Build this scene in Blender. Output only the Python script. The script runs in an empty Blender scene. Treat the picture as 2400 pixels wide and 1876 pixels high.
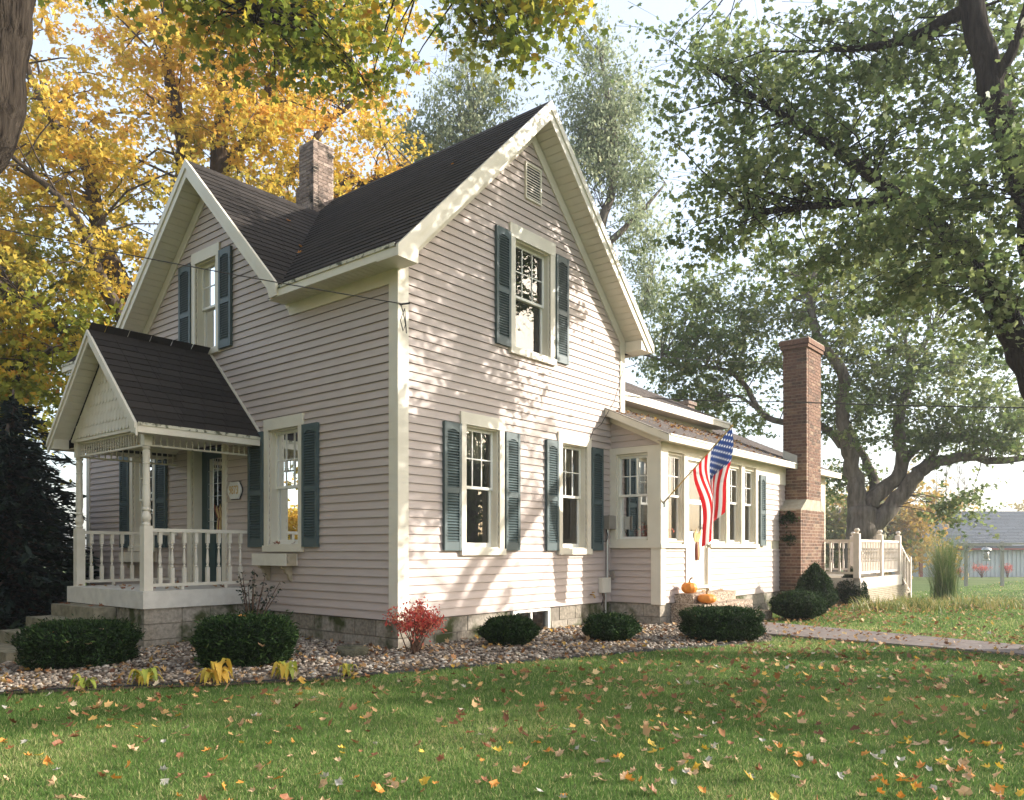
import bpy, math, random
import numpy as np
from mathutils import Vector, Matrix
R = math.radians
random.seed(7)
rng = np.random.default_rng(11)
scene = bpy.context.scene
C = scene.collection

# ---------------------------------------------------------------- camera
F_PX, CX, HY, EYE = 1842.0, 1200.0, 1290.0, 1.17      # view camera with front rise: level, lens shifted up
cam_d = bpy.data.cameras.new('camera')
cam = bpy.data.objects.new('camera', cam_d); C.objects.link(cam)
cam.location = (0, 0, EYE); cam.rotation_euler = (R(90), 0, 0)
cam_d.sensor_fit = 'HORIZONTAL'; cam_d.sensor_width = 36.0
cam_d.lens = F_PX / 2400 * 36.0
cam_d.shift_y = (HY - 938.0) / 2400.0
cam_d.clip_start = 0.05; cam_d.clip_end = 2000
scene.camera = cam

# ---------------------------------------------------------------- house frame (local X along the gable wall, Y along the porch wall)
TH = R(39.62)
VX, VY = math.sin(TH), math.cos(TH)
HC = ((933 - 1200) / 200.8, F_PX / 200.8)
HROT = math.atan2(VY, VX)
def wl(x, y):                       # house local -> world
    return (HC[0] + VX * x - VY * y, HC[1] + VY * x + VX * y)
def lw(X, Y):                       # world -> house local
    dx, dy = X - HC[0], Y - HC[1]
    return (VX * dx + VY * dy, -VY * dx + VX * dy)
def at(px, py, d):                  # a point of the place, seen at that spot of the photograph, d metres away
    return ((px - CX) / F_PX * d, d, EYE + (HY - py) / F_PX * d)

# ---------------------------------------------------------------- world, sun, exposure
SUN = Vector((0.85 * VX + 1.0 * VY, 0.85 * VY - 1.0 * VX, 0.545)).normalized()
SUN_EL = math.asin(SUN.z); SUN_AZ = math.atan2(SUN.x, SUN.y)
world = bpy.data.worlds.new('World'); scene.world = world; world.use_nodes = True
wn = world.node_tree; wn.nodes.clear()
w_out = wn.nodes.new('ShaderNodeOutputWorld'); w_bg = wn.nodes.new('ShaderNodeBackground')
w_sky = wn.nodes.new('ShaderNodeTexSky'); w_sky.sky_type = 'NISHITA'
w_sky.sun_disc = False; w_sky.sun_elevation = SUN_EL; w_sky.sun_rotation = SUN_AZ
w_sky.air_density = 1.0; w_sky.dust_density = 2.5; w_sky.ozone_density = 1.0; w_sky.altitude = 0
w_add = wn.nodes.new('ShaderNodeMix'); w_add.data_type = 'RGBA'; w_add.blend_type = 'ADD'; w_add.inputs[0].default_value = 1.0
w_add.inputs[7].default_value = (1.95, 1.95, 1.92, 1)          # thin even veil of high cloud over the blue
wn.links.new(w_sky.outputs[0], w_add.inputs[6]); wn.links.new(w_add.outputs[2], w_bg.inputs[0]); wn.links.new(w_bg.outputs[0], w_out.inputs[0])
w_bg.inputs[1].default_value = 0.12
sun_d = bpy.data.lights.new('sun', 'SUN'); sun = bpy.data.objects.new('sun', sun_d); C.objects.link(sun)
sun.rotation_euler = SUN.to_track_quat('Z', 'Y').to_euler(); sun.location = (30, 0, 30)
sun_d.energy = 3.8; sun_d.angle = R(0.55); sun_d.color = (1.0, 0.94, 0.86)
scene.view_settings.view_transform = 'Standard'; scene.view_settings.look = 'None'
scene.view_settings.gamma = 1.0; scene.view_settings.use_curve_mapping = False
scene.view_settings.exposure = 1.3
scene.render.engine = 'CYCLES'
scene.cycles.max_bounces = 8; scene.cycles.diffuse_bounces = 4; scene.cycles.glossy_bounces = 4
scene.cycles.transmission_bounces = 6; scene.cycles.transparent_max_bounces = 10
scene.cycles.caustics_reflective = False; scene.cycles.caustics_refractive = False
scene.cycles.use_denoising = True

# ---------------------------------------------------------------- materials
MAT = {}
def nt(name):
    m = bpy.data.materials.new(name); m.use_nodes = True; n = m.node_tree
    n.nodes.clear(); o = n.nodes.new('ShaderNodeOutputMaterial'); MAT[name] = m
    return m, n, o
def N(n, t, **k):
    q = n.nodes.new(t)
    for a, b in k.items(): setattr(q, a, b)
    return q
def ramp(n, fac, stops, interp='LINEAR'):
    r = N(n, 'ShaderNodeValToRGB'); r.color_ramp.interpolation = interp
    el = r.color_ramp.elements
    while len(el) < len(stops): el.new(0.5)
    for e, (p, c) in zip(el, stops): e.position = p; e.color = (*c, 1)
    n.links.new(fac, r.inputs[0]); return r.outputs[0]
def mixc(n, fac, a, b):
    m = N(n, 'ShaderNodeMix', data_type='RGBA')
    if hasattr(fac, 'is_linked'): n.links.new(fac, m.inputs[0])
    else: m.inputs[0].default_value = fac
    for s, i in ((a, 6), (b, 7)):
        if hasattr(s, 'is_linked'): n.links.new(s, m.inputs[i])
        else: m.inputs[i].default_value = (*s, 1)
    return m.outputs[2]
def noise(n, scale, detail=4, stretch=None, obj=False, rough=0.55):
    if obj:
        g = N(n, 'ShaderNodeTexCoord').outputs['Object']
    else:
        g = N(n, 'ShaderNodeNewGeometry').outputs['Position']
    if stretch:
        mp = N(n, 'ShaderNodeMapping'); mp.inputs['Scale'].default_value = stretch
        n.links.new(g, mp.inputs[0]); g = mp.outputs[0]
    t = N(n, 'ShaderNodeTexNoise'); t.inputs['Scale'].default_value = scale; t.inputs['Detail'].default_value = detail
    t.inputs['Roughness'].default_value = rough
    n.links.new(g, t.inputs['Vector']); return t.outputs['Fac']
def bsdf(n, o, col, rough=0.6, bump=None, bstr=0.3, bdist=0.01, spec=0.4, metal=0.0):
    p = N(n, 'ShaderNodeBsdfPrincipled')
    if hasattr(col, 'is_linked'): n.links.new(col, p.inputs['Base Color'])
    else: p.inputs['Base Color'].default_value = (*col, 1)
    p.inputs['Roughness'].default_value = rough; p.inputs['Metallic'].default_value = metal
    p.inputs['Specular IOR Level'].default_value = spec
    if bump is not None:
        b = N(n, 'ShaderNodeBump'); b.inputs['Strength'].default_value = bstr; b.inputs['Distance'].default_value = bdist
        n.links.new(bump, b.inputs['Height']); n.links.new(b.outputs[0], p.inputs['Normal'])
    n.links.new(p.outputs[0], o.inputs[0]); return p
def plain(name, c, c2=None, scale=6, rough=0.6, bump=0.0, bscale=60, spec=0.4, metal=0.0, jit=0.0, stretch=None, bdist=0.01, lo=0.35, hi=0.65):
    m, n, o = nt(name)
    col = c
    if c2 is not None: col = ramp(n, noise(n, scale, 5, stretch), [(lo, c), (hi, c2)])
    if jit:
        oi = N(n, 'ShaderNodeObjectInfo'); hs = N(n, 'ShaderNodeHueSaturation')
        mr = N(n, 'ShaderNodeMapRange'); mr.inputs[3].default_value = 1 - jit; mr.inputs[4].default_value = 1 + jit
        n.links.new(oi.outputs['Random'], mr.inputs[0]); n.links.new(mr.outputs[0], hs.inputs['Value'])
        if hasattr(col, 'is_linked'): n.links.new(col, hs.inputs['Color'])
        else: hs.inputs['Color'].default_value = (*col, 1)
        col = hs.outputs[0]
    bsdf(n, o, col, rough, noise(n, bscale, 3, stretch) if bump else None, bump, bdist, spec, metal)
    return m
def objramp(name, stops, rough=0.8, bump=0.4, bscale=90, stain=None, bdist=0.006, island=False):
    """colour picked per object (or per loose piece of a joined mesh), plus fine grain"""
    if not island: objramp(name + '_many', stops, rough, bump, bscale, stain, bdist, True)
    m, n, o = nt(name)
    src = N(n, 'ShaderNodeNewGeometry').outputs['Random Per Island'] if island else N(n, 'ShaderNodeObjectInfo').outputs['Random']
    c = ramp(n, src, stops)
    g = noise(n, 25, 5)
    c = mixc(n, 0.35, c, ramp(n, g, [(0.3, (0.03, 0.025, 0.02)), (0.7, tuple(min(1, v * 1.5) for v in stops[-1][1]))]))
    if stain:
        c = mixc(n, ramp(n, noise(n, stain[1], 4), [(stain[2], (0, 0, 0)), (stain[2] + .12, (1, 1, 1))]), c, stain[0])
    bsdf(n, o, c, rough, noise(n, bscale, 3), bump, bdist, 0.25); return m
def leafmat(name, stops, trans=0.45, rough=0.45, spec=0.35, attr='rnd'):
    m, n, o = nt(name)
    a = N(n, 'ShaderNodeAttribute', attribute_name=attr)
    c = ramp(n, a.outputs['Fac'], stops)
    p = N(n, 'ShaderNodeBsdfPrincipled'); n.links.new(c, p.inputs['Base Color'])
    p.inputs['Roughness'].default_value = rough; p.inputs['Specular IOR Level'].default_value = spec
    if trans > 0:
        t = N(n, 'ShaderNodeBsdfTranslucent'); n.links.new(c, t.inputs[0])
        x = N(n, 'ShaderNodeMixShader'); x.inputs[0].default_value = trans
        n.links.new(p.outputs[0], x.inputs[1]); n.links.new(t.outputs[0], x.inputs[2]); n.links.new(x.outputs[0], o.inputs[0])
    else: n.links.new(p.outputs[0], o.inputs[0])
    return m

plain('siding', (0.475, 0.395, 0.352), (0.515, 0.435, 0.392), 2.5, 0.55, 0.05, 40, 0.3, jit=0.02, stretch=(1, 1, 6))
plain('trim', (0.68, 0.625, 0.51), (0.74, 0.69, 0.575), 3, 0.5, 0.05, 30)
plain('soffit', (0.66, 0.60, 0.50), (0.71, 0.655, 0.55), 3, 0.6)
plain('sash', (0.80, 0.78, 0.71), None, rough=0.4)
plain('porch_paint', (0.64, 0.59, 0.49), (0.71, 0.665, 0.565), 5, 0.5, 0.08, 25)
plain('shutter', (0.058, 0.088, 0.090), (0.070, 0.104, 0.106), 5, 0.5, spec=0.45)
plain('screw', (0.02, 0.02, 0.02), None, rough=0.5)
objramp('shingle', [(0, (0.013, 0.011, 0.009)), (0.5, (0.023, 0.019, 0.016)), (1, (0.036, 0.030, 0.026))], 0.95, 0.6, 160)
objramp('shingle_grey', [(0, (0.10, 0.085, 0.078)), (1, (0.15, 0.13, 0.12))], 0.95, 0.6, 160)
plain('roof_felt', (0.03, 0.027, 0.025), (0.055, 0.048, 0.044), 30, 0.95, 0.5, 120)
plain('eave_lichen', (0.60, 0.57, 0.46), (0.10, 0.10, 0.06), 14, 0.8, 0.4, 60, lo=0.5, hi=0.62)
objramp('brick', [(0, (0.040, 0.022, 0.018)), (0.18, (0.095, 0.042, 0.030)), (0.55, (0.155, 0.068, 0.046)), (0.85, (0.19, 0.095, 0.062)), (1, (0.27, 0.19, 0.13))], 0.85, 0.5, 80)
objramp('old_brick', [(0, (0.05, 0.035, 0.028)), (0.4, (0.17, 0.12, 0.095)), (0.8, (0.26, 0.20, 0.165)), (1, (0.32, 0.25, 0.21))], 0.9, 0.6, 80, stain=((0.03, 0.025, 0.02), 3.0, 0.55))
plain('mortar', (0.34, 0.28, 0.22), (0.42, 0.36, 0.30), 20, 0.9, 0.4, 120)
objramp('block', [(0, (0.22, 0.19, 0.145)), (0.5, (0.30, 0.265, 0.21)), (1, (0.37, 0.33, 0.27))], 0.92, 0.6, 45, stain=((0.055, 0.065, 0.022), 2.2, 0.52))
plain('block_mortar', (0.16, 0.14, 0.11), (0.25, 0.22, 0.18), 12, 0.95, 0.5, 90)
plain('painted_slab', (0.56, 0.53, 0.47), (0.66, 0.63, 0.56), 7, 0.75, 0.25, 50)
plain('step_concrete', (0.15, 0.135, 0.085), (0.28, 0.25, 0.175), 9, 0.95, 0.7, 70)
plain('step_light', (0.30, 0.27, 0.20), (0.40, 0.37, 0.29), 9, 0.9, 0.4, 60)
plain('box_brown', (0.36, 0.30, 0.20), (0.46, 0.39, 0.28), 9, 0.7, 0.2, 50)
plain('picture_print', (0.42, 0.33, 0.20), (0.30, 0.12, 0.10), 18, 0.6)
plain('dark_gap', (0.012, 0.010, 0.008), None, rough=0.9)
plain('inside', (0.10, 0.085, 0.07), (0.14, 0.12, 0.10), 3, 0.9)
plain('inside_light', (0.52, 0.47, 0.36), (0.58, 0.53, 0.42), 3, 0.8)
plain('curtain', (0.46, 0.40, 0.30), (0.58, 0.51, 0.40), 20, 0.9, stretch=(1, 1, .2))
plain('blind', (0.42, 0.41, 0.37), None, rough=0.7)
plain('door_green', (0.018, 0.050, 0.050), (0.024, 0.062, 0.060), 6, 0.35)
plain('door_white', (0.74, 0.72, 0.67), (0.78, 0.76, 0.71), 4, 0.4)
plain('door_panel', (0.42, 0.41, 0.43), None, rough=0.4)
plain('metal_grey', (0.30, 0.27, 0.23), (0.34, 0.31, 0.26), 8, 0.5, metal=0.3)
plain('galvanised', (0.50, 0.50, 0.48), None, rough=0.35, metal=0.8)
plain('brass', (0.40, 0.27, 0.10), None, rough=0.4, metal=0.9)
plain('black_rubber', (0.012, 0.012, 0.012), None, rough=0.5)
plain('plaque_white', (0.70, 0.68, 0.63), (0.76, 0.74, 0.70), 9, 0.5)
plain('gold', (0.55, 0.36, 0.12), None, rough=0.45, metal=0.2)
plain('pole_wood', (0.50, 0.33, 0.11), (0.58, 0.40, 0.15), 15, 0.45, stretch=(1, 1, .2))
plain('pumpkin', (0.62, 0.20, 0.025), (0.72, 0.27, 0.04), 6, 0.45, 0.1, 40)
plain('stem', (0.23, 0.17, 0.06), (0.31, 0.23, 0.09), 20, 0.8)
plain('corn_husk', (0.48, 0.33, 0.14), (0.62, 0.46, 0.23), 20, 0.75, stretch=(1, 1, .15))
plain('corn_dark', (0.16, 0.03, 0.02), (0.26, 0.08, 0.04), 60, 0.5)
plain('deck_paint', (0.62, 0.54, 0.46), (0.70, 0.62, 0.54), 5, 0.6, 0.1, 40)
plain('deck_floor', (0.34, 0.29, 0.22), (0.42, 0.36, 0.28), 8, 0.8)
plain('lattice_wood', (0.42, 0.35, 0.25), (0.52, 0.44, 0.33), 8, 0.8)
plain('barn_metal', (0.42, 0.46, 0.47), (0.47, 0.51, 0.52), 1.5, 0.45)
plain('barn_red', (0.22, 0.05, 0.035), None, rough=0.7)
objramp('barn_shingle', [(0, (0.075, 0.09, 0.105)), (1, (0.12, 0.14, 0.16))], 0.9, 0.5, 60)
plain('weathered_wood', (0.26, 0.25, 0.21), (0.36, 0.35, 0.30), 10, 0.85, 0.3, 60, stretch=(1, 1, .1))
plain('clear_tube', (0.45, 0.42, 0.36), None, rough=0.2)
plain('bark_dark', (0.012, 0.009, 0.007), (0.050, 0.040, 0.031), 16, 0.95, 1.0, 34, 0.1, stretch=(1, 1, .12), bdist=0.05)
plain('bark_grey', (0.085, 0.070, 0.055), (0.20, 0.17, 0.14), 8, 0.95, 1.0, 14, 0.15, stretch=(1, 1, .2), bdist=0.04)
plain('bark_brown', (0.05, 0.038, 0.028), (0.13, 0.10, 0.075), 8, 0.95, 1.0, 14, 0.15, stretch=(1, 1, .2), bdist=0.04)
plain('twig_red', (0.10, 0.05, 0.035), (0.16, 0.10, 0.06), 20, 0.8)
plain('twig_grey', (0.20, 0.16, 0.14), (0.26, 0.21, 0.18), 20, 0.9)
plain('rock', (0.045, 0.045, 0.028), (0.13, 0.12, 0.075), 7, 0.95, 0.8, 25, bdist=0.03)
plain('edging', (0.020, 0.022, 0.026), (0.04, 0.042, 0.048), 12, 0.6)
plain('cable', (0.06, 0.055, 0.05), None, rough=0.6)
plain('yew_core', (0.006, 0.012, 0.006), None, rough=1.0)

def glassmat():
    m, n, o = nt('glass')
    t = N(n, 'ShaderNodeBsdfTransparent'); t.inputs[0].default_value = (0.86, 0.89, 0.88, 1)
    g = N(n, 'ShaderNodeBsdfGlossy'); g.inputs['Roughness'].default_value = 0.0; g.inputs[0].default_value = (1, 1, 1, 1)
    f = N(n, 'ShaderNodeFresnel'); f.inputs[0].default_value = 1.95
    b = N(n, 'ShaderNodeBump'); b.inputs['Strength'].default_value = 0.02; b.inputs['Distance'].default_value = 0.02
    n.links.new(noise(n, 1.7, 1), b.inputs['Height']); n.links.new(b.outputs[0], g.inputs['Normal'])
    x = N(n, 'ShaderNodeMixShader'); n.links.new(f.outputs[0], x.inputs[0]); n.links.new(t.outputs[0], x.inputs[1]); n.links.new(g.outputs[0], x.inputs[2])
    n.links.new(x.outputs[0], o.inputs[0])
glassmat()
def screenmat():                                   # lower sashes carry an insect screen: fine mesh, greys what is behind
    m, n, o = nt('insect_screen')
    t = N(n, 'ShaderNodeBsdfTransparent'); d = N(n, 'ShaderNodeBsdfDiffuse'); d.inputs[0].default_value = (0.10, 0.10, 0.10, 1)
    x = N(n, 'ShaderNodeMixShader'); x.inputs[0].default_value = 0.42
    n.links.new(t.outputs[0], x.inputs[1]); n.links.new(d.outputs[0], x.inputs[2]); n.links.new(x.outputs[0], o.inputs[0])
screenmat()
def aggregatemat():
    m, n, o = nt('aggregate')
    g = N(n, 'ShaderNodeNewGeometry')
    v = N(n, 'ShaderNodeTexVoronoi'); v.inputs['Scale'].default_value = 55; n.links.new(g.outputs['Position'], v.inputs['Vector'])
    sp = N(n, 'ShaderNodeSeparateColor'); n.links.new(v.outputs['Color'], sp.inputs[0])
    c = ramp(n, sp.outputs[0], [(0, (0.12, 0.085, 0.06)), (0.5, (0.33, 0.25, 0.18)), (1, (0.55, 0.46, 0.37))])
    bsdf(n, o, c, 0.85, v.outputs['Distance'], 0.6, 0.01, 0.25)
aggregatemat()
def lawnmat():
    m, n, o = nt('lawn')
    a = ramp(n, noise(n, 0.55, 5), [(0.35, (0.065, 0.115, 0.030)), (0.58, (0.11, 0.165, 0.050)), (0.74, (0.26, 0.245, 0.11))])
    c = mixc(n, ramp(n, noise(n, 45, 4), [(0.3, (0, 0, 0)), (0.75, (1, 1, 1))]), a, (0.12, 0.14, 0.05))
    bsdf(n, o, c, 0.95, noise(n, 70, 3), 0.8, 0.02, 0.1)
lawnmat()
plain('gravel_bed', (0.10, 0.075, 0.055), (0.22, 0.18, 0.145), 18, 0.95, 0.8, 60, bdist=0.02)
plain('mulch', (0.035, 0.020, 0.012), (0.085, 0.048, 0.028), 25, 0.95, 0.9, 60, bdist=0.03)
plain('path_concrete', (0.15, 0.12, 0.105), (0.21, 0.175, 0.155), 10, 0.9, 0.3, 60)

leafmat('grass_blade', [(0, (0.065, 0.130, 0.030)), (0.45, (0.140, 0.245, 0.062)), (0.75, (0.25, 0.35, 0.105)), (0.9, (0.42, 0.41, 0.18)), (1, (0.60, 0.53, 0.28))], 0.5, 0.7, 0.1)
leafmat('leaf_yellow', [(0, (0.17, 0.21, 0.040)), (0.2, (0.40, 0.36, 0.060)), (0.5, (0.68, 0.50, 0.085)), (0.8, (0.76, 0.49, 0.09)), (1, (0.72, 0.36, 0.09))], 0.5, 0.6, 0.2)
leafmat('leaf_turning', [(0, (0.085, 0.150, 0.030)), (0.4, (0.21, 0.28, 0.045)), (0.7, (0.42, 0.41, 0.060)), (0.88, (0.62, 0.42, 0.04)), (1, (0.58, 0.24, 0.045))], 0.55, 0.6, 0.2)
leafmat('leaf_silver', [(0, (0.075, 0.125, 0.042)), (0.5, (0.16, 0.215, 0.075)), (0.8, (0.27, 0.31, 0.11)), (0.93, (0.38, 0.40, 0.20)), (1, (0.50, 0.44, 0.13))], 0.55, 0.5, 0.3)
leafmat('leaf_pale', [(0, (0.14, 0.19, 0.10)), (0.5, (0.28, 0.33, 0.19)), (0.85, (0.46, 0.50, 0.34)), (1, (0.56, 0.52, 0.27))], 0.5, 0.5, 0.35)  # silver green, paled further in colour for the veil of glare
leafmat('leaf_red', [(0, (0.52, 0.060, 0.055)), (0.6, (0.70, 0.13, 0.105)), (1, (0.66, 0.28, 0.15))], 0.45, 0.5)
leafmat('leaf_far', [(0, (0.14, 0.14, 0.03)), (0.4, (0.35, 0.26, 0.06)), (0.75, (0.52, 0.33, 0.07)), (1, (0.40, 0.17, 0.10))], 0.4, 0.6)
leafmat('leaf_bush', [(0, (0.06, 0.09, 0.03)), (0.5, (0.17, 0.18, 0.06)), (1, (0.36, 0.26, 0.09))], 0.4, 0.6)
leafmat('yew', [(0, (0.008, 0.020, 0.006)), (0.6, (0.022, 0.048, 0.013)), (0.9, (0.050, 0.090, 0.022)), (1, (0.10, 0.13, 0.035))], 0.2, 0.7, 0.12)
leafmat('spruce', [(0, (0.006, 0.016, 0.010)), (0.7, (0.016, 0.034, 0.020)), (1, (0.05, 0.075, 0.04))], 0.1, 0.6, 0.3)
leafmat('holly', [(0, (0.010, 0.022, 0.012)), (1, (0.035, 0.055, 0.030))], 0.1, 0.3, 0.6)
leafmat('hosta', [(0, (0.12, 0.20, 0.035)), (0.35, (0.30, 0.36, 0.06)), (0.6, (0.62, 0.50, 0.07)), (1, (0.66, 0.40, 0.06))], 0.4, 0.5)
leafmat('tall_grass', [(0, (0.07, 0.13, 0.035)), (0.6, (0.14, 0.21, 0.065)), (1, (0.32, 0.30, 0.14))], 0.35, 0.5)
leafmat('daylily', [(0, (0.10, 0.17, 0.04)), (0.5, (0.27, 0.29, 0.08)), (1, (0.50, 0.38, 0.15))], 0.35, 0.5)
leafmat('stone', [(0, (0.07, 0.052, 0.038)), (0.4, (0.20, 0.155, 0.115)), (0.75, (0.33, 0.275, 0.215)), (1, (0.48, 0.43, 0.36))], 0.0, 0.8, 0.3)
leafmat('litter', [(0, (0.13, 0.055, 0.025)), (0.3, (0.30, 0.13, 0.045)), (0.5, (0.42, 0.26, 0.12)), (0.75, (0.55, 0.36, 0.19)), (0.9, (0.58, 0.34, 0.04)), (1, (0.50, 0.48, 0.42))], 0.25, 0.6)
def leafobj(name, c, c2):
    m, n, o = nt(name)
    col = ramp(n, noise(n, 25, 3, obj=False), [(0.35, c), (0.65, c2)])
    p = N(n, 'ShaderNodeBsdfPrincipled'); n.links.new(col, p.inputs['Base Color']); p.inputs['Roughness'].default_value = 0.6
    t = N(n, 'ShaderNodeBsdfTranslucent'); n.links.new(col, t.inputs[0])
    x = N(n, 'ShaderNodeMixShader'); x.inputs[0].default_value = 0.25
    n.links.new(p.outputs[0], x.inputs[1]); n.links.new(t.outputs[0], x.inputs[2]); n.links.new(x.outputs[0], o.inputs[0])
leafobj('fl_orange', (0.55, 0.20, 0.035), (0.62, 0.29, 0.05)); leafobj('fl_tan', (0.44, 0.27, 0.14), (0.58, 0.40, 0.24))
leafobj('fl_yellow', (0.62, 0.38, 0.035), (0.68, 0.46, 0.07)); leafobj('fl_pale', (0.34, 0.33, 0.28), (0.46, 0.43, 0.37))
leafobj('fl_brown', (0.24, 0.09, 0.04), (0.34, 0.15, 0.07))

# ---------------------------------------------------------------- builders
def link(o, parent=None):
    C.objects.link(o)
    if parent is not None: o.parent = parent
    return o
class MB:
    def __init__(s): s.v = []; s.f = []
    def box(s, x0, x1, y0, y1, z0, z1):
        b = len(s.v)
        s.v += [(x0, y0, z0), (x1, y0, z0), (x1, y1, z0), (x0, y1, z0), (x0, y0, z1), (x1, y0, z1), (x1, y1, z1), (x0, y1, z1)]
        s.f += [tuple(b + i for i in q) for q in ((3, 2, 1, 0), (4, 5, 6, 7), (0, 1, 5, 4), (1, 2, 6, 5), (2, 3, 7, 6), (3, 0, 4, 7))]
        return s
    def prism(s, poly, vec):
        b = len(s.v); k = len(poly)
        s.v += [tuple(p) for p in poly] + [tuple(p[i] + vec[i] for i in range(3)) for p in poly]
        s.f += [tuple(b + i for i in range(k))[::-1], tuple(b + k + i for i in range(k))]
        s.f += [(b + i, b + (i + 1) % k, b + k + (i + 1) % k, b + k + i) for i in range(k)]
        return s
    def poly(s, pts):
        b = len(s.v); s.v += [tuple(p) for p in pts]; s.f.append(tuple(range(b, b + len(pts)))); return s
    def bar(s, p, q, w, h, up=(0, 0, 1)):
        p, q = Vector(p), Vector(q); d = (q - p).normalized(); u = Vector(up)
        sd = d.cross(u).normalized(); u2 = sd.cross(d).normalized()
        pts = [p + sd * a * w / 2 + u2 * c * h / 2 for a, c in ((-1, -1), (1, -1), (1, 1), (-1, 1))]
        return s.prism(pts, q - p)
    def tube(s, pts, rad, seg=8, cap=True):
        pts = [Vector(p) for p in pts]
        if not hasattr(rad, '__len__'): rad = [rad] * len(pts)
        ref = Vector((0.31, 0.52, 0.79)).normalized(); b0 = len(s.v)
        for i, p in enumerate(pts):
            d = (pts[min(i + 1, len(pts) - 1)] - pts[max(i - 1, 0)])
            d = d.normalized() if d.length > 1e-9 else Vector((0, 0, 1))
            if abs(d.dot(ref)) > 0.97: ref = Vector((0.9, -0.3, 0.1)).normalized()
            a = d.cross(ref).normalized(); c = d.cross(a).normalized()
            for k in range(seg):
                t = 2 * math.pi * k / seg
                s.v.append(tuple(p + (a * math.cos(t) + c * math.sin(t)) * rad[i]))
        for i in range(len(pts) - 1):
            for k in range(seg):
                k2 = (k + 1) % seg
                s.f.append((b0 + i * seg + k, b0 + i * seg + k2, b0 + (i + 1) * seg + k2, b0 + (i + 1) * seg + k))
        if cap:
            s.f.append(tuple(b0 + k for k in range(seg))[::-1]); e = b0 + (len(pts) - 1) * seg
            s.f.append(tuple(e + k for k in range(seg)))
        return s
    def lathe(s, prof, cx=0, cy=0, seg=10):
        b0 = len(s.v)
        for r, z in prof:
            for k in range(seg):
                t = 2 * math.pi * k / seg; s.v.append((cx + r * math.cos(t), cy + r * math.sin(t), z))
        for i in range(len(prof) - 1):
            for k in range(seg):
                k2 = (k + 1) % seg
                s.f.append((b0 + i * seg + k, b0 + i * seg + k2, b0 + (i + 1) * seg + k2, b0 + (i + 1) * seg + k))
        s.f.append(tuple(b0 + k for k in range(seg))[::-1]); e = b0 + (len(prof) - 1) * seg
        s.f.append(tuple(e + k for k in range(seg))); return s
    def mesh(s, name, mat, smooth=False):
        me = bpy.data.meshes.new(name); me.from_pydata(s.v, [], s.f); me.materials.append(MAT[mat])
        if smooth: me.polygons.foreach_set('use_smooth', [True] * len(me.polygons))
        me.update(); return me
    def build(s, name, mat, parent=None, smooth=False):
        return link(bpy.data.objects.new(name, s.mesh(name, mat, smooth)), parent)
def npmesh(name, V, F, mat, parent=None, rnd=None, smooth=False):
    V = np.asarray(V, np.float32).reshape(-1, 3); F = np.asarray(F, np.int32); k = F.shape[1]
    me = bpy.data.meshes.new(name); me.vertices.add(len(V)); me.vertices.foreach_set('co', V.ravel())
    me.loops.add(F.size); me.loops.foreach_set('vertex_index', F.ravel())
    me.polygons.add(len(F)); me.polygons.foreach_set('loop_start', np.arange(0, F.size, k, dtype=np.int32))
    if smooth: me.polygons.foreach_set('use_smooth', np.ones(len(F), bool))
    me.update(calc_edges=True)
    if rnd is not None:
        me.attributes.new('rnd', 'FLOAT', 'POINT').data.foreach_set('value', np.asarray(rnd, np.float32))
    me.materials.append(MAT[mat])
    return link(bpy.data.objects.new(name, me), parent)
def tag(o, label, cat=None, group=None, kind=None):
    if label: o['label'] = label
    if cat: o['category'] = cat
    if group: o['group'] = group
    if kind: o['kind'] = kind
    return o
def thing(name, label, cat, loc=(0, 0, 0), rotz=0.0, group=None):
    o = bpy.data.objects.new(name, None); C.objects.link(o); o.location = loc; o.rotation_euler = (0, 0, rotz)
    o.empty_display_size = 0.2
    return tag(o, label, cat, group)
def put(name, me, loc, parent=None, rot=(0, 0, 0), scale=(1, 1, 1)):
    o = bpy.data.objects.new(name, me); o.location = loc; o.rotation_euler = rot; o.scale = scale
    return link(o, parent)

def sstep(t): t = np.clip(t, 0, 1); return t * t * (3 - 2 * t)
def ground(x, y):
    x = np.asarray(x, float); y = np.asarray(y, float)
    z = -0.22 * sstep((-2.6 - x) / 4.5) * (1 - sstep((y - 12) / 5))
    z = z - 0.0185 * np.clip(y - 17, 0, 45)
    return z + 0.012 * np.sin(x * 1.3 + 0.4 * y) * np.cos(y * 0.9) * sstep((14 - y) / 6)
def gz(x, y): return float(ground(x, y))
def inpoly(X, Y, P):
    X = np.asarray(X); Y = np.asarray(Y); r = np.zeros(X.shape, bool); n = len(P)
    for i in range(n):
        x1, y1 = P[i]; x2, y2 = P[(i + 1) % n]
        c = (y1 > Y) != (y2 > Y)
        if y1 != y2: r ^= c & (X < (x2 - x1) * (Y - y1) / (y2 - y1) + x1)
    return r
# ================================================================ the setting
def make_ground():
    ax = np.concatenate([np.linspace(-600, -40, 15), np.linspace(-36, -12, 13), np.linspace(-11, 16, 82), np.linspace(18, 60, 22), np.linspace(80, 600, 12)])
    ay = np.concatenate([np.linspace(-300, -10, 8), np.linspace(-6, 2, 9), np.linspace(2.4, 18, 60), np.linspace(19, 70, 40), np.linspace(80, 900, 14)])
    X, Y = np.meshgrid(ax, ay); Z = ground(X, Y)
    V = np.stack([X, Y, Z], -1).reshape(-1, 3); nx = len(ax)
    i, j = np.meshgrid(np.arange(nx - 1), np.arange(len(ay) - 1)); b = (j * nx + i).ravel()
    F = np.stack([b, b + 1, b + nx + 1, b + nx], 1)
    return npmesh('lawn', V, F, 'lawn', None, smooth=True)
tag(make_ground(), 'green lawn with dry straw patches around the house', None, None, 'structure')

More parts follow.
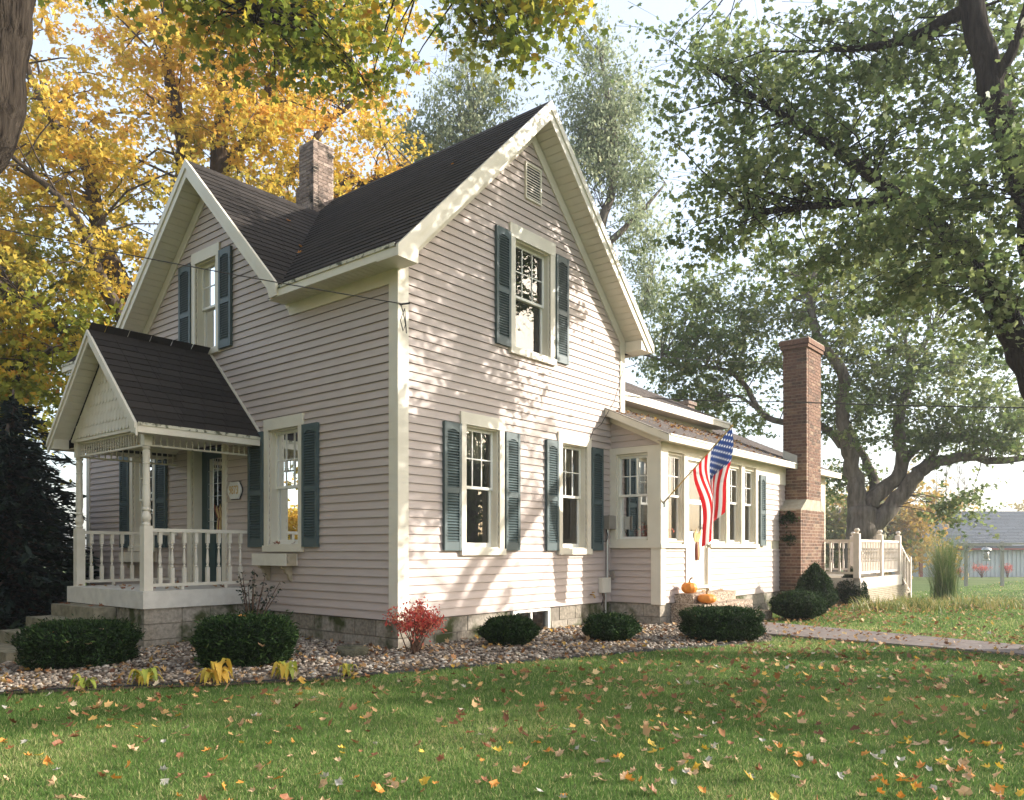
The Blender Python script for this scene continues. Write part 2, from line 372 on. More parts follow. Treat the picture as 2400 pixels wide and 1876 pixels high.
BED = [(-9.5, 8.6), (-7.2, 7.7), (-5.6, 7.05), (-4.46, 6.86), (-3.34, 6.82), (-2.6, 6.85), (-1.89, 6.97), (-1.01, 7.43), (-.5, 7.76), (0, 8.13), (.75, 8.57), (1.46, 8.98), (2.9, 9.80), (3.40, 10.2),
       (3.45, 11.0), (4.1, 12.9), (4.6, 13.4), (2.0, 14.5), (-6.5, 14.2), (-9.5, 11.5)]
PATH_L = [(6.2, -1.5), (5.98, -1.9), (5.55, -3.4), (4.92, -5.6), (4.6, -8.0), (4.5, -11.0)]
PATH_R = [(4.7, -1.5), (4.33, -2.5), (4.21, -3.4), (4.0, -5.7), (3.75, -8.0), (3.65, -11.0)]
PATH = [wl(*p) for p in PATH_L] + [wl(*p) for p in reversed(PATH_R)]
LITTER = [wl(*p) for p in ((6.3, -1.6), (9.3, -1.3), (11.0, -1.2), (11.2, -2.6), (7.6, -3.2), (5.9, -3.2))]

def sheet(name, poly, mat, dz, res=0.22):
    P = np.array(poly); x0, y0 = P.min(0); x1, y1 = P.max(0)
    import bmesh
    bm = bmesh.new(); vs = [bm.verts.new((x, y, 0)) for x, y in poly]; bm.faces.new(vs)
    for ax, a0, a1 in ((0, x0, x1), (1, y0, y1)):
        for c in np.arange(a0 + res, a1, res * 2):
            co = [0, 0, 0]; no = [0, 0, 0]; co[ax] = c; no[ax] = 1
            bmesh.ops.bisect_plane(bm, geom=bm.verts[:] + bm.edges[:] + bm.faces[:], plane_co=co, plane_no=no)
    for v in bm.verts: v.co.z = gz(v.co.x, v.co.y) + dz
    me = bpy.data.meshes.new(name); bm.to_mesh(me); bm.free(); me.materials.append(MAT[mat])
    return link(bpy.data.objects.new(name, me))
tag(sheet('gravel_bed', BED, 'gravel_bed', 0.010), 'earth of the gravel bed along the house walls', None, None, 'structure')
tag(sheet('mulch_strip', [(-9.5, 8.45), (-7.2, 7.55), (-5.6, 6.92), (-4.46, 6.72), (-3.34, 6.68), (-2.6, 6.72), (-1.5, 6.98), (-1.2, 7.3), (-1.89, 7.02), (-2.6, 6.90), (-3.34, 6.88), (-4.46, 6.92), (-5.6, 7.12), (-7.2, 7.77), (-9.5, 8.68)], 'mulch', 0.016), 'dark mulch strip in front of the gravel bed', None, None, 'structure')
def make_path():
    mb = MB(); n = len(PATH_L)
    top = []
    for (a, b) in zip(PATH_L, PATH_R):
        for p in (a, b):
            w = wl(*p); top.append((w[0], w[1], gz(*w) + 0.035))
    for i in range(n - 1):
        a, b, c, d = top[2 * i], top[2 * i + 1], top[2 * i + 3], top[2 * i + 2]
        mb.prism([a, b, c, d], (0, 0, -0.12))
    return mb.build('path', 'path_concrete')
tag(make_path(), 'grey concrete path leading away from the side door', None, None, 'structure')

# edging strip along the bed
def ribbon(pts, w, h, dz=0.0):
    mb = MB()
    for (a, b) in zip(pts, pts[1:]):
        mb.bar((a[0], a[1], gz(*a) + dz), (b[0], b[1], gz(*b) + dz), w, h)
    return mb
tag(ribbon(BED[2:13], 0.02, 0.07, -0.008).build('garden_edging', 'edging'), 'black plastic edging strip between gravel bed and lawn', 'edging')

# ================================================================ the house
house = thing('house', 'pinkish beige clapboard farmhouse with steep gables and a small front porch', 'house', (HC[0], HC[1], 0), HROT)
def part(mb, name, mat, parent=house, smooth=False, label=None, kind=None):
    o = mb.build(name, mat, parent, smooth)
    if label: o['label'] = label
    if kind: o['kind'] = kind
    return o
# wall frames: (a along the wall, n outwards, z)
WALLS = {
    'R': lambda a0, a1, n0, n1: (a0, a1, -n1, -n0),            # gable wall, plane y=0
    'L': lambda a0, a1, n0, n1: (-n1, -n0, a0, a1),            # porch wall, plane x=0
    'F': lambda a0, a1, n0, n1: (a0, a1, -0.9 - n1, -0.9 - n0),# sunroom front
    'S': lambda a0, a1, n0, n1: (4.58 - n1, 4.58 - n0, a0, a1) # sunroom side
}
def wb(mb, w, a0, a1, z0, z1, n0, n1):
    x0, x1, y0, y1 = WALLS[w](min(a0, a1), max(a0, a1), n0, n1); return mb.box(x0, x1, y0, y1, z0, z1)
def wp(w, a, z, n):
    x0, x1, y0, y1 = WALLS[w](a, a, n, n); return (x0, y0, z)

WX, LY = 4.97, 8.48
RX, RZ, RE = 2.485, 7.37, 4.565                 # main ridge, eave edge height
def roofR(x): return RZ - abs(x - RX)
XY, XZ = 4.22, 6.92                             # cross gable ridge
def roofX(y): return XZ - (1.004 * (XY - y) if y < XY else 0.912 * (y - XY))
SB, EXP = 0.338, 0.1016                         # bottom of siding, course exposure

def backing(w, name, a0, a1, zb, top, openings, mat='inside'):
    """sheathing behind the siding, with the window and door openings left free"""
    xs = sorted(set([a0, a1] + [v for o in openings for v in o[:2]] + [v for v in top[1] if a0 < v < a1]))
    mb = MB()
    for p, q in zip(xs, xs[1:]):
        cuts = sorted((o[2], o[3]) for o in openings if o[0] <= p + 1e-6 and o[1] >= q - 1e-6)
        z = zb
        for c0, c1 in cuts:
            if c0 > z + 1e-6: mb.poly([wp(w, p, z, 0), wp(w, q, z, 0), wp(w, q, c0, 0), wp(w, p, c0, 0)])
            z = c1
        mb.poly([wp(w, p, z, 0), wp(w, q, z, 0), wp(w, q, top[0](q), 0), wp(w, p, top[0](p), 0)])
    return part(mb, name, mat)
def siding(w, parent, a0, a1, ztop, openings, span=None):
    z = SB
    while z < ztop - 0.01:
        h = min(EXP, ztop - z)
        lo, hi = a0, a1
        if span:
            s = span(z + 0.5 * EXP)
            if s is None: break
            lo, hi = max(lo, s[0]), min(hi, s[1])
        segs = [(lo, hi)]
        for o in openings:
            if o[2] < z + h - 0.004 and o[3] > z + 0.004:
                ns = []
                for (p, q) in segs:
                    if o[0] > p: ns.append((p, min(q, o[0])))
                    if o[1] < q: ns.append((max(p, o[1]), q))
                segs = [s for s in ns if s[1] - s[0] > 0.02]
        for p, q in segs:
            if q - p < 0.03: continue
            mb = MB()
            n_b = 0.023 + random.uniform(-.0014, .0014)
            pr = [(z + 0.007, n_b), (z + 0.010, 0.006), (z + h + 0.006, 0.003), (z + h + 0.004, 0.006), (z + 0.030, n_b - 0.003)]
            A = [wp(w, p, zz, nn) for zz, nn in pr]; B = wp(w, q, 0, 0)
            d = [B[i] - wp(w, p, 0, 0)[i] for i in range(3)]
            mb.prism(A, d); part(mb, 'siding_board', 'siding', parent)
        z += EXP

# openings (a0, a1, z0, z1)
OPR = [(1.128, 1.785, 1.19, 2.775), (3.215, 3.86, 1.19, 2.760), (2.115, 2.92, 3.95, 5.455)]
OPL = [(1.905, 2.593, 1.235, 2.812), (3.955, 4.555, 4.19, 5.55), (5.90, 6.63, 1.235, 2.80), (3.775, 4.67, 0.62, 2.735)]
OPF = [(4.775, 5.32, 1.30, 2.70), (5.44, 6.18, 0.56, 2.64), (6.36, 6.90, 1.30, 2.68), (7.02, 7.54, 1.30, 2.68), (7.68, 8.20, 1.30, 2.68)]
OPS = [(-0.70, -0.125, 1.33, 2.685)]

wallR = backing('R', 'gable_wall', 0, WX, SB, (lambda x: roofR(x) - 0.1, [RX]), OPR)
siding('R', wallR, 0.135, WX - 0.135, 6.96, OPR, lambda z: None if z > 6.93 else (max(0.0, RX - (6.97 - z)), min(WX, RX + (6.97 - z))))
def topL(y): return max(4.44, min(roofX(y) - 0.1, 99)) if 1.9 < y < 6.9 else 4.44
yA = XY - (XZ - 0.1 - 4.44) / 1.004; yB = XY + (XZ - 0.1 - 4.44) / 0.912
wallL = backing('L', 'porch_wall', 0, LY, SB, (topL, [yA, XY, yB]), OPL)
siding('L', wallL, 0.125, LY - 0.125, 6.50, OPL, lambda z: (0, LY) if z < 4.32 else (None if z > 6.47 else (XY - (6.51 - z) / 1.004, XY + (6.51 - z) / 0.912)))
# plain far and back walls that close the volume
mb = MB(); mb.poly([(0, LY, 0), (WX, LY, 0), (WX, LY, 4.4), (RX, LY, 7.2), (0, LY, 4.4)]); mb.poly([(WX, 0, 0), (WX, LY, 0), (WX, LY, 4.4), (WX, 0, 4.4)])
part(mb, 'back_wall', 'siding')
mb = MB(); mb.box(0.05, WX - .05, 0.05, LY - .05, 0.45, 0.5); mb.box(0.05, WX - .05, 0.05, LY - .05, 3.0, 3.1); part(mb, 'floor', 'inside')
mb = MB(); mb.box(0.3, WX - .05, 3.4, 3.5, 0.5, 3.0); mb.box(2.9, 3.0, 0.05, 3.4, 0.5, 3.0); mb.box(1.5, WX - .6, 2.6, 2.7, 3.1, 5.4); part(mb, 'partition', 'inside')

# corner boards
def corner_board(w, a0, a1, z0, z1):
    mb = MB(); wb(mb, w, a0, a1, z0, z1, 0.0, 0.034); return part(mb, 'corner_board', 'trim')
corner_board('R', 0.0, 0.135, SB - .01, 4.60); corner_board('R', WX - 0.135, WX, 3.30, 4.60)
mb = MB(); wb(mb, 'L', -0.034, 0.125, SB - .01, 4.60, 0.0, 0.034); part(mb, 'corner_board', 'trim')
corner_board('L', LY - 0.125, LY, SB - .01, 4.44)

# ---------------- roofs
def chevron(xs_z, y0, y1, axis):
    """thick gable roof deck: outline in the plane across the ridge"""
    up = xs_z; lo = [(a, z - 0.10) for a, z in reversed(xs_z)]
    poly = up + lo
    if axis == 'y': pts = [(a, y0, z) for a, z in poly]; vec = (0, y1 - y0, 0)
    else: pts = [(y0, a, z) for a, z in poly]; vec = (y1 - y0, 0, 0)
    return MB().prism(pts, vec)
mb = MB(); zl = lambda x: RZ - .015 - abs(x - RX)
mb.prism([(x, y, zl(x)) for x, y in ((-0.30, -.345), (-0.30, 2.02), (2.02, 4.25), (-0.30, 6.66), (-0.30, 8.82), (RX, 8.82), (RX, -.345))], (0, 0, -.10))
mb.prism([(x, y, zl(x)) for x, y in ((RX, -.345), (RX, 8.82), (5.27, 8.82), (5.27, -.345))], (0, 0, -.10))
main_roof = part(mb, 'roof', 'roof_felt')
mb = MB()
xv = lambda z: RX - (RZ - z)
for sgn, ye in ((-1, 1.96), (1, 6.71)):
    ze = 4.64
    P = [(-0.335, ye, ze - .012), (-0.335, XY, XZ - .012), (xv(XZ) + .08, XY, XZ - .012), (xv(ze) + .08, ye, ze - .012)]
    mb.prism(P, (0, 0, -0.09))
cross_roof = part(mb, 'cross_gable_roof', 'roof_felt')
PX, PZ, PY0, PY1, PE = -1.75, 4.10, 2.77, 5.49, 2.74
porch_roof = part(chevron([(PY0 + .01, PE + .0), (4.13, PZ - .012), (PY1 - .01, PE + .0)], PX + .02, 0.0, 'x'), 'porch_roof', 'roof_felt')

SHC = {}
def shingle_strip(L, mat='shingle', W=0.145):
    """a three-tab strip lying in its own x (along the eave), y (up the slope), z (out)"""
    key = (round(L, 2), mat, W)
    if key not in SHC:
        mb = MB(); x = 0.0; tab = 0.305
        while x < L - 0.005:
            x1 = min(x + tab, L)
            mb.prism([(x + .003, 0, 0.0), (x + .003, 0, 0.015), (x + .003, W + .03, 0.003), (x + .003, W + .03, 0.0)], (x1 - x - .006, 0, 0)); x = x1
        SHC[key] = mb.mesh('shingle', mat)
    return SHC[key]
shingle_count = [0]
def shingle_slope(parent, o, ax, up, length_fn, rows, limit=None, mat='shingle', W=0.145, sag=True):
    """rows of strips; o = eave start, ax = unit along, up = unit up-slope; length_fn(row) -> (start, end)"""
    o, ax, up = Vector(o), Vector(ax).normalized(), Vector(up).normalized(); nrm = ax.cross(up)
    flip = nrm.z < 0
    if flip: nrm = -nrm
    rest = MB()
    for r in range(rows):
        s, e = length_fn(r * W + W * 0.5)
        x = s - (r % 2) * 0.1525 - (r % 3) * 0.11
        while x < e - 0.02:
            x0, x1 = max(x, s), min(x + 0.915, e)
            if x1 - x0 > 0.03:
                p = o + ax * (x1 if flip else x0) + up * (r * W + random.uniform(-.006, .006)) + nrm * 0.002
                M = Matrix((-ax if flip else ax, up, nrm)).transposed()
                tilt = Matrix.Rotation(random.uniform(-.004, .004), 3, 'Z')
                me = shingle_strip(x1 - x0, mat, W)
                ob = put('shingle', me, p, parent, (M @ tilt).to_euler()); shingle_count[0] += 1
            x += 0.915
# main left slope, the part in front of the cross gable
s45 = math.sqrt(.5)
n_main = int((RX + 0.335) * math.sqrt(2) / 0.145)
def len_main(d):
    z = 4.55 + d * s45
    yend = XY - (XZ - z) / 1.004 + 0.10 if z < XZ - .05 else 4.8
    return (0.0, max(0.5, yend + 0.352))
shingle_slope(main_roof, (-0.335, -0.352, RE - .012), (0, 1, 0), (1, 0, 1.0), len_main, n_main)
# cross gable right slope
def len_cross(d):
    z = 4.64 + d * s45
    return (0.0, xv(z) + 0.355 + 0.20)
shingle_slope(cross_roof, (-0.340, 1.945, 4.622), (1, 0, 0), (0, 1, 1.004), len_cross, 22)
shingle_slope(porch_roof, (PX - .005, PY0 - .012, PE - .012), (1, 0, 0), (0, 1, 1.0), lambda d: (0.0, 1.745), 13)
for (a, b, nm, pr) in (((RX, -.36, RZ), (RX, 8.82, RZ), 'ridge_cap', main_roof), ((-.345, XY, XZ), (2.0, XY, XZ), 'ridge_cap', cross_roof), ((PX - .01, 4.13, PZ), (0.0, 4.13, PZ), 'ridge_cap', porch_roof)):
    ax = (Vector(b) - Vector(a)).normalized(); sd = Vector((ax.y, -ax.x, 0)); L = (Vector(b) - Vector(a)).length; k = int(L / .2)
    rc = MB()
    for i in range(k):
        p = Vector(a) + ax * (L * i / k); h = .013
        rc.prism([p + sd * .10 + Vector((0, 0, h - .10)), p + Vector((0, 0, h)), p - sd * .10 + Vector((0, 0, h - .10)), p - sd * .10 + Vector((0, 0, h - .112)), p + Vector((0, 0, h - .012)), p + sd * .10 + Vector((0, 0, h - .112))], ax * (L / k + .01))
    part(rc, nm, 'shingle_many', pr, kind='stuff')
# the slopes turned away: joined rows
def rows_joined(name, parent, o, ax, up, L, rows, mat, W=0.145):
    o, ax, up = Vector(o), Vector(ax).normalized(), Vector(up).normalized(); nrm = ax.cross(up)
    if nrm.z < 0: nrm = -nrm
    mb = MB()
    for r in range(rows):
        x = -random.random() * 0.3
        while x < L:
            x0, x1 = max(0, x), min(L, x + .3); x += .305
            if x1 - x0 < .03: continue
            p = o + ax * x0 + up * (r * W)
            mb.prism([p, p + nrm * 0.011, p + up * (W + .03) + nrm * .003, p + up * (W + .03)], ax * (x1 - x0 - .006))
    return part(mb, name, mat, parent, kind='stuff')
rows_joined('far_shingles', main_roof, (5.305, -0.37, RE - .012), (0, 1, 0), (-1, 0, 1), 9.2, n_main, 'shingle_many')
rows_joined('left_shingles', main_roof, (-0.335, 6.75, RE - .012), (0, 1, 0), (1, 0, 1), 2.1, n_main, 'shingle_many')
rows_joined('left_shingles', porch_roof, (PX - .005, PY1 + .012, PE - .012), (1, 0, 0), (0, -1, 1), 1.745, 14, 'shingle_many')
rows_joined('left_shingles', cross_roof, (-0.355, 6.74, 4.61), (1, 0, 0), (0, -1, 0.912), 0.55, 23, 'shingle_many')

# ---------------- rakes, friezes, soffits
def band(w, pts_top, drop0, drop1, n0, n1, name, mat='trim', parent=house):
    """board that follows a roof line: pts_top = (a, z) list, from drop0 to drop1 below it"""
    mb = MB()
    for (a0, z0), (a1, z1) in zip(pts_top, pts_top[1:]):
        P = [wp(w, a0, z0 - drop0, n0), wp(w, a1, z1 - drop0, n0), wp(w, a1, z1 - drop1, n0), wp(w, a0, z0 - drop1, n0)]
        Q = wp(w, 0, 0, n1); Z = wp(w, 0, 0, n0); mb.prism(P, tuple(Q[i] - Z[i] for i in range(3)))
    return part(mb, name, mat, parent)
ML = [(-0.33, roofR(-0.33)), (RX, RZ)]; MR_ = [(RX, RZ), (5.30, roofR(5.30))]
def rake(w, a_end, a_pk, z_pk, sl, zc, n0, dp, d2=.255):
    """two-step rake board from the eave end to the peak, cut level at zc"""
    s = 1 if a_pk > a_end else -1; rf = lambda a: z_pk - sl * abs(a - a_pk)
    for nm, t0, t1, n1 in (('rake_board', -.012, .115, n0 + dp + .02), ('rake_fascia', .115, d2, n0 + dp)):
        P = [(a_end, max(zc, rf(a_end) - t0)), (a_pk, z_pk - t0), (a_pk, z_pk - t1)]
        q = a_pk - s * (z_pk - t1 - zc) / sl
        if rf(a_end) - t1 < zc: P.append((q, zc)); 
        if rf(a_end) - t1 >= zc: P.append((a_end, rf(a_end) - t1))
        elif rf(a_end) - t0 > zc + .002: P.append((a_end, zc))
        A = [wp(w, a, z, n0) for a, z in P]; d1, d0 = wp(w, 0, 0, n1), wp(w, 0, 0, n0)
        part(MB().prism(A, tuple(d1[i] - d0[i] for i in range(3))), nm, 'trim')
rake('R', -.345, RX, RZ, 1.0, 4.43, .345, .02); rake('R', 5.315, RX, RZ, 1.0, 4.43, .345, .02)
band('R', [(0.0, roofR(0)), (RX, RZ)], 0.25, 0.455, 0.012, 0.036, 'frieze_board'); band('R', [(RX, RZ), (WX, roofR(WX))], 0.25, 0.455, 0.012, 0.036, 'frieze_board')
XR = [(1.93, roofX(1.93)), (XY, XZ)]; XL = [(XY, XZ), (6.74, roofX(6.74))]
rake('L', 1.92, XY, XZ, 1.004, 4.46, .335, .02, .245); rake('L', 6.75, XY, XZ, .912, 4.46, .335, .02, .245)
band('L', [(2.10, roofX(2.10)), (XY, XZ)], 0.24, 0.45, 0.012, 0.036, 'frieze_board'); band('L', [(XY, XZ), (6.62, roofX(6.62))], 0.24, 0.45, 0.012, 0.036, 'frieze_board')
def soffit(w, a_lo, z_lo, a_hi, z_hi, depth, name='soffit', step=0.108, mat='soffit'):
    """sloping boxed-in underside made of separate boards"""
    L = math.hypot(a_hi - a_lo, z_hi - z_lo); n = int(L / step)
    base = MB()
    d = wp(w, 0, 0, depth); z0 = wp(w, 0, 0, 0.0); vec = tuple(d[i] - z0[i] for i in range(3))
    base.prism([wp(w, a_lo, z_lo + .028, 0), wp(w, a_hi, z_hi + .028, 0), wp(w, a_hi, z_hi + .022, 0), wp(w, a_lo, z_lo + .022, 0)], vec)
    so = part(base, name, 'dark_gap')
    for i in range(n):
        t0, t1 = (i + .065) / n, (i + .935) / n
        A = [(a_lo + (a_hi - a_lo) * t, z_lo + (z_hi - z_lo) * t) for t in (t0, t1)]
        m2 = MB().prism([wp(w, A[0][0], A[0][1] + .018, 0), wp(w, A[1][0], A[1][1] + .018, 0), wp(w, A[1][0], A[1][1], 0), wp(w, A[0][0], A[0][1], 0)], vec)
        part(m2, 'soffit_board', mat, so)
    return so
soffit('R', 5.02, roofR(5.02) - 0.245, RX + .01, RZ - 0.245, 0.343)
soffit('R', -0.05, roofR(-.05) - 0.245, RX - .01, RZ - 0.245, 0.343)
soffit('L', 6.60, roofX(6.60) - 0.235, XY + .01, XZ - 0.235, 0.333)
soffit('L', 2.12, roofX(2.12) - 0.235, XY - .01, XZ - 0.235, 0.333)
# eave of the main roof along the porch wall: fascia, drip edge with lichen, level soffit, frieze
for y0, y1 in ((-0.30, 1.955), (6.70, 8.80)):
    mb = MB().box(-0.335, -0.30, y0, y1, 4.45, 4.545); part(mb, 'eave_fascia', 'trim')
    mb = MB().box(-0.350, -0.300, y0 - .02, y1 - .004, 4.545, 4.582); part(mb, 'drip_edge', 'eave_lichen')
mb = MB().box(-0.30, 0.0, 0.02, 2.2, 4.472, 4.48); sf = part(mb, 'eave_soffit', 'dark_gap')
for i in range(22):
    part(MB().box(-0.302, -0.0, 0.02 + i * .099, 0.02 + i * .099 + .088, 4.455, 4.470), 'soffit_board', 'soffit', sf)
part(MB().box(-0.033, 0.0, 0.125, 2.10, 4.30, 4.455), 'frieze_board', 'trim')
part(MB().prism([(-0.012, 1.98, 4.56), (-0.012, 2.13, 4.36), (-0.012, 2.10, 4.30), (-0.012, 1.90, 4.30), (-0.012, 1.90, 4.46)], (-0.022, 0, 0)), 'frieze_miter', 'trim')
# boxed returns where rake meets eave
part(MB().prism([(-0.333, -0.343, 4.535), (-0.333, -0.343, 4.437), (0.0, -0.343, 4.437), (0.0, -0.343, 4.61)], (0, 0.335, 0)), 'cornice_return', 'trim')
part(MB().prism([(5.30, -0.343, 4.53), (5.30, -0.343, 4.437), (4.975, -0.343, 4.437), (4.975, -0.343, 4.60)], (0, 0.343, 0)), 'cornice_return', 'trim')
part(MB().prism([(-0.333, 1.965, 4.60), (-0.333, 1.965, 4.465), (-0.333, 2.12, 4.465), (-0.333, 2.2, 4.65)], (0.31, 0, 0)), 'cornice_return', 'trim')
part(MB().box(5.27, 5.30, -0.33, 8.8, 4.43, 4.55), 'eave_fascia', 'trim')

# ---------------- windows
def window(w, op, casing=0.10, head=0.155, sill=0.085, grid=(3, 2), curtain=None, blind=False, depth=0.105, side=None, split=0.5, box=True):
    a0, a1, z0, z1 = op
    mb = MB(); c0, c1 = (casing, casing) if side is None else side
    wb(mb, w, a0 - c0, a0, z0, z1, 0.0, 0.042); wb(mb, w, a1, a1 + c1, z0, z1, 0.0, 0.042); wb(mb, w, a0 - c0 - .002, a1 + c1 + .002, z1, z1 + head, 0.0, 0.046)
    win = part(mb, 'window', 'trim')
    mb = MB(); wb(mb, w, a0 - c0 - .005, a1 + c1 + .005, z0 - sill, z0, 0.0, 0.065); part(mb, 'sill', 'trim', win)
    mb = MB(); t = 0.018
    wb(mb, w, a0, a0 + t, z0, z1, -depth - .06, 0.0); wb(mb, w, a1 - t, a1, z0, z1, -depth - .06, 0.0)
    wb(mb, w, a0 + t, a1 - t, z1 - t, z1, -depth - .06, 0.0); wb(mb, w, a0 + t, a1 - t, z0, z0 + t, -depth - .06, 0.03); part(mb, 'reveal', 'trim', win)
    a0 += t; a1 -= t; z0 += t; z1 -= t; zm = z0 + (z1 - z0) * split; f = 0.040
    for nm, p, q, dd in (('upper_sash', zm - .012, z1, -depth + .032), ('lower_sash', z0, zm + .022, -depth)):
        mb = MB(); n0, n1 = dd - .030, dd
        wb(mb, w, a0, a0 + f, p, q, n0, n1); wb(mb, w, a1 - f, a1, p, q, n0, n1)
        wb(mb, w, a0 + f, a1 - f, q - f * .9, q, n0, n1); wb(mb, w, a0 + f, a1 - f, p, p + f * (1.5 if nm[0] == 'l' else .9), n0, n1)
        part(mb, nm, 'sash', win)
        b0, b1 = p + f * (1.5 if nm[0] == 'l' else .9), q - f * .9
        if nm[0] == 'u' and grid:
            mb = MB(); gx, gy = grid
            for i in range(1, gx):
                x = a0 + f + (a1 - a0 - 2 * f) * i / gx; wb(mb, w, x - .008, x + .008, b0, b1, n0 + .010, n1 - .004)
            for j in range(1, gy):
                z = b0 + (b1 - b0) * j / gy; wb(mb, w, a0 + f, a1 - f, z - .008, z + .008, n0 + .009, n1 - .005)
            part(mb, 'muntins', 'sash', win)
        mb = MB(); mb.poly([wp(w, a0 + f, b0, n0 + .016), wp(w, a1 - f, b0, n0 + .016), wp(w, a1 - f, b1, n0 + .016), wp(w, a0 + f, b1, n0 + .016)]); part(mb, 'pane', 'glass', win)
        if nm[0] == 'l':
            mb = MB(); mb.poly([wp(w, a0 + f, b0, n0 + .004), wp(w, a1 - f, b0, n0 + .004), wp(w, a1 - f, b1, n0 + .004), wp(w, a0 + f, b1, n0 + .004)]); part(mb, 'screen', 'insect_screen', win)
    if curtain:
        mb = MB(); K = 28; zt = z1 - .02; zb = z1 - (z1 - z0) * curtain; pts = []
        for k in range(K + 1):
            a = a0 + (a1 - a0) * k / K; n = -depth - .12 + .022 * math.sin(k * 1.9); s = .05 * math.sin(k * math.pi / K * 2)
            pts.append((wp(w, a, zt, n), wp(w, a, zb + s, n - .01)))
        for p, q in zip(pts, pts[1:]): mb.poly([p[0], q[0], q[1], p[1]])
        part(mb, 'curtain', 'curtain', win)
    if blind:
        mb = MB(); z = zm
        while z < z1: wb(mb, w, a0 + .02, a1 - .02, z, z + .003, -depth - .10, -depth - .075); z += .025
        part(mb, 'blind', 'blind', win)
    return win
window('R', OPR[0], curtain=0.24); window('R', OPR[1], casing=0.105, curtain=0.26); window('R', OPR[2], casing=0.112, head=0.185, sill=0.09, blind=True)
window('L', OPL[0], curtain=0.2); window('L', OPL[1], head=0.17, sill=0.09); window('L', OPL[2], curtain=0.2)

LOUV = {}
def shutter(w, a0, a1, z0, z1):
    mb = MB(); W = a1 - a0; st = 0.045; n1 = 0.062; zm = z0 + (z1 - z0) * 0.47
    wb(mb, w, a0, a0 + st, z0, z1, 0.018, n1); wb(mb, w, a1 - st, a1, z0, z1, 0.018, n1)
    for p, q in ((z0, z0 + .11), (zm - .035, zm + .035), (z1 - .085, z1)): wb(mb, w, a0 + st, a1 - st, p, q, 0.018, n1 - .003)
    # arched head of the upper louvre panel
    zt = z1 - .085; K = 6; am, hw = (a0 + a1) / 2, W / 2 - st
    for s in (-1, 1):
        P = [(am + s * hw, zt)] + [(am + s * hw * (1 - k / K), zt - .035 * (1 - math.sin(math.pi / 2 * k / K))) for k in range(K + 1)]
        A = [wp(w, a, z, n1 - .003) for a, z in P]; d0, d1 = wp(w, 0, 0, 0.02), wp(w, 0, 0, n1 - .003)
        mb.prism(A, tuple(d0[i] - d1[i] for i in range(3)))
    wb(mb, w, a0 + .01, a1 - .01, z0 + .01, z1 - .01, 0.018, 0.030)
    sh = part(mb, 'shutter', 'shutter')
    lv = MB()
    for p, q in ((z0 + .11, zm - .035), (zm + .035, z1 - .085)):
        k = int((q - p) / 0.034)
        for i in range(k):
            z = p + (q - p) * (i + .5) / k
            A = [wp(w, a0 + st, z + .017, 0.032), wp(w, a0 + st, z + .011, 0.032), wp(w, a0 + st, z - .012, 0.056), wp(w, a0 + st, z - .005, 0.056)]
            e, s0 = wp(w, a1 - st, 0, 0), wp(w, a0 + st, 0, 0); lv.prism(A, tuple(e[i] - s0[i] for i in range(3)))
    part(lv, 'louvres', 'shutter', sh, kind='stuff')
    sc = MB()
    for a in (a0 + st / 2, a1 - st / 2):
        for z in (z0 + (z1 - z0) * .12, z0 + (z1 - z0) * .88): wb(sc, w, a - .006, a + .006, z - .006, z + .006, n1, n1 + .004)
    part(sc, 'screws', 'screw', sh, kind='stuff')
for a in ((0.715, 1.02), (1.895, 2.196), (2.81, 3.103), (3.974, 4.285)): shutter('R', a[0], a[1], 1.165, 2.767)
for a in ((1.700, 1.998), (3.040, 3.350)): shutter('R', a[0], a[1], 3.93, 5.497)
for a in ((1.470, 1.798), (2.705, 3.065), (5.44, 5.79), (6.74, 7.07)): shutter('L', a[0], a[1], 1.213, 2.812)
for a in ((3.520, 3.848), (4.665, 5.02)): shutter('L', a[0], a[1], 4.14, 5.585)

# gable vent
mb = MB(); wb(mb, 'R', 2.337, 2.362, 6.085, 6.595, 0, .045); wb(mb, 'R', 2.675, 2.70, 6.085, 6.595, 0, .045); wb(mb, 'R', 2.362, 2.675, 6.57, 6.595, 0, .045); wb(mb, 'R', 2.362, 2.675, 6.085, 6.11, 0, .045)
vent = part(mb, 'gable_vent', 'trim')
mb = MB(); wb(mb, 'R', 2.362, 2.675, 6.11, 6.57, .022, .026); part(mb, 'vent_back', 'dark_gap', vent)
for i in range(12):
    z = 6.12 + i * .038
    A = [wp('R', 2.362, z + .028, .027), wp('R', 2.362, z + .022, .027), wp('R', 2.362, z, .043), wp('R', 2.362, z + .006, .043)]
    part(MB().prism(A, (0.313, 0, 0)), 'vent_slat', 'trim', vent)

# ---------------- foundation of concrete blocks
def blocks(w, parent, a0, a1, zt, rows, n=0.0, skip=None, L=0.4):
    for r in range(rows):
        z1 = zt - r * .2; z0 = z1 - .19; a = a0 - (r % 2) * L / 2
        while a < a1 - .02:
            p, q = max(a, a0), min(a + L - .01, a1); a += L
            if q - p < .04 or (skip and p < skip[1] and q > skip[0] and z1 > skip[2]): continue
            mb = MB(); e = random.uniform(-.004, .004); wb(mb, w, p, q, z0 + random.uniform(0, .003), z1, n - .15, n + e)
            part(mb, 'concrete_block', 'block', parent)
fd = MB()
fd.box(0.02, 2.08, 0.012, 0.2, -0.35, 0.335); fd.box(2.90, WX, 0.012, 0.2, -0.35, 0.335); fd.box(0.012, 0.2, 0.2, LY, -0.35, 0.335)
fd.box(2.08, 2.90, 0.012, 0.2, -0.35, -.06); fnd = part(fd, 'foundation', 'block_mortar')
blocks('R', fnd, 0.0, 4.58, 0.33, 3, skip=(2.08, 2.9, 0.0)); blocks('L', fnd, 0.0, 3.0, 0.33, 3)
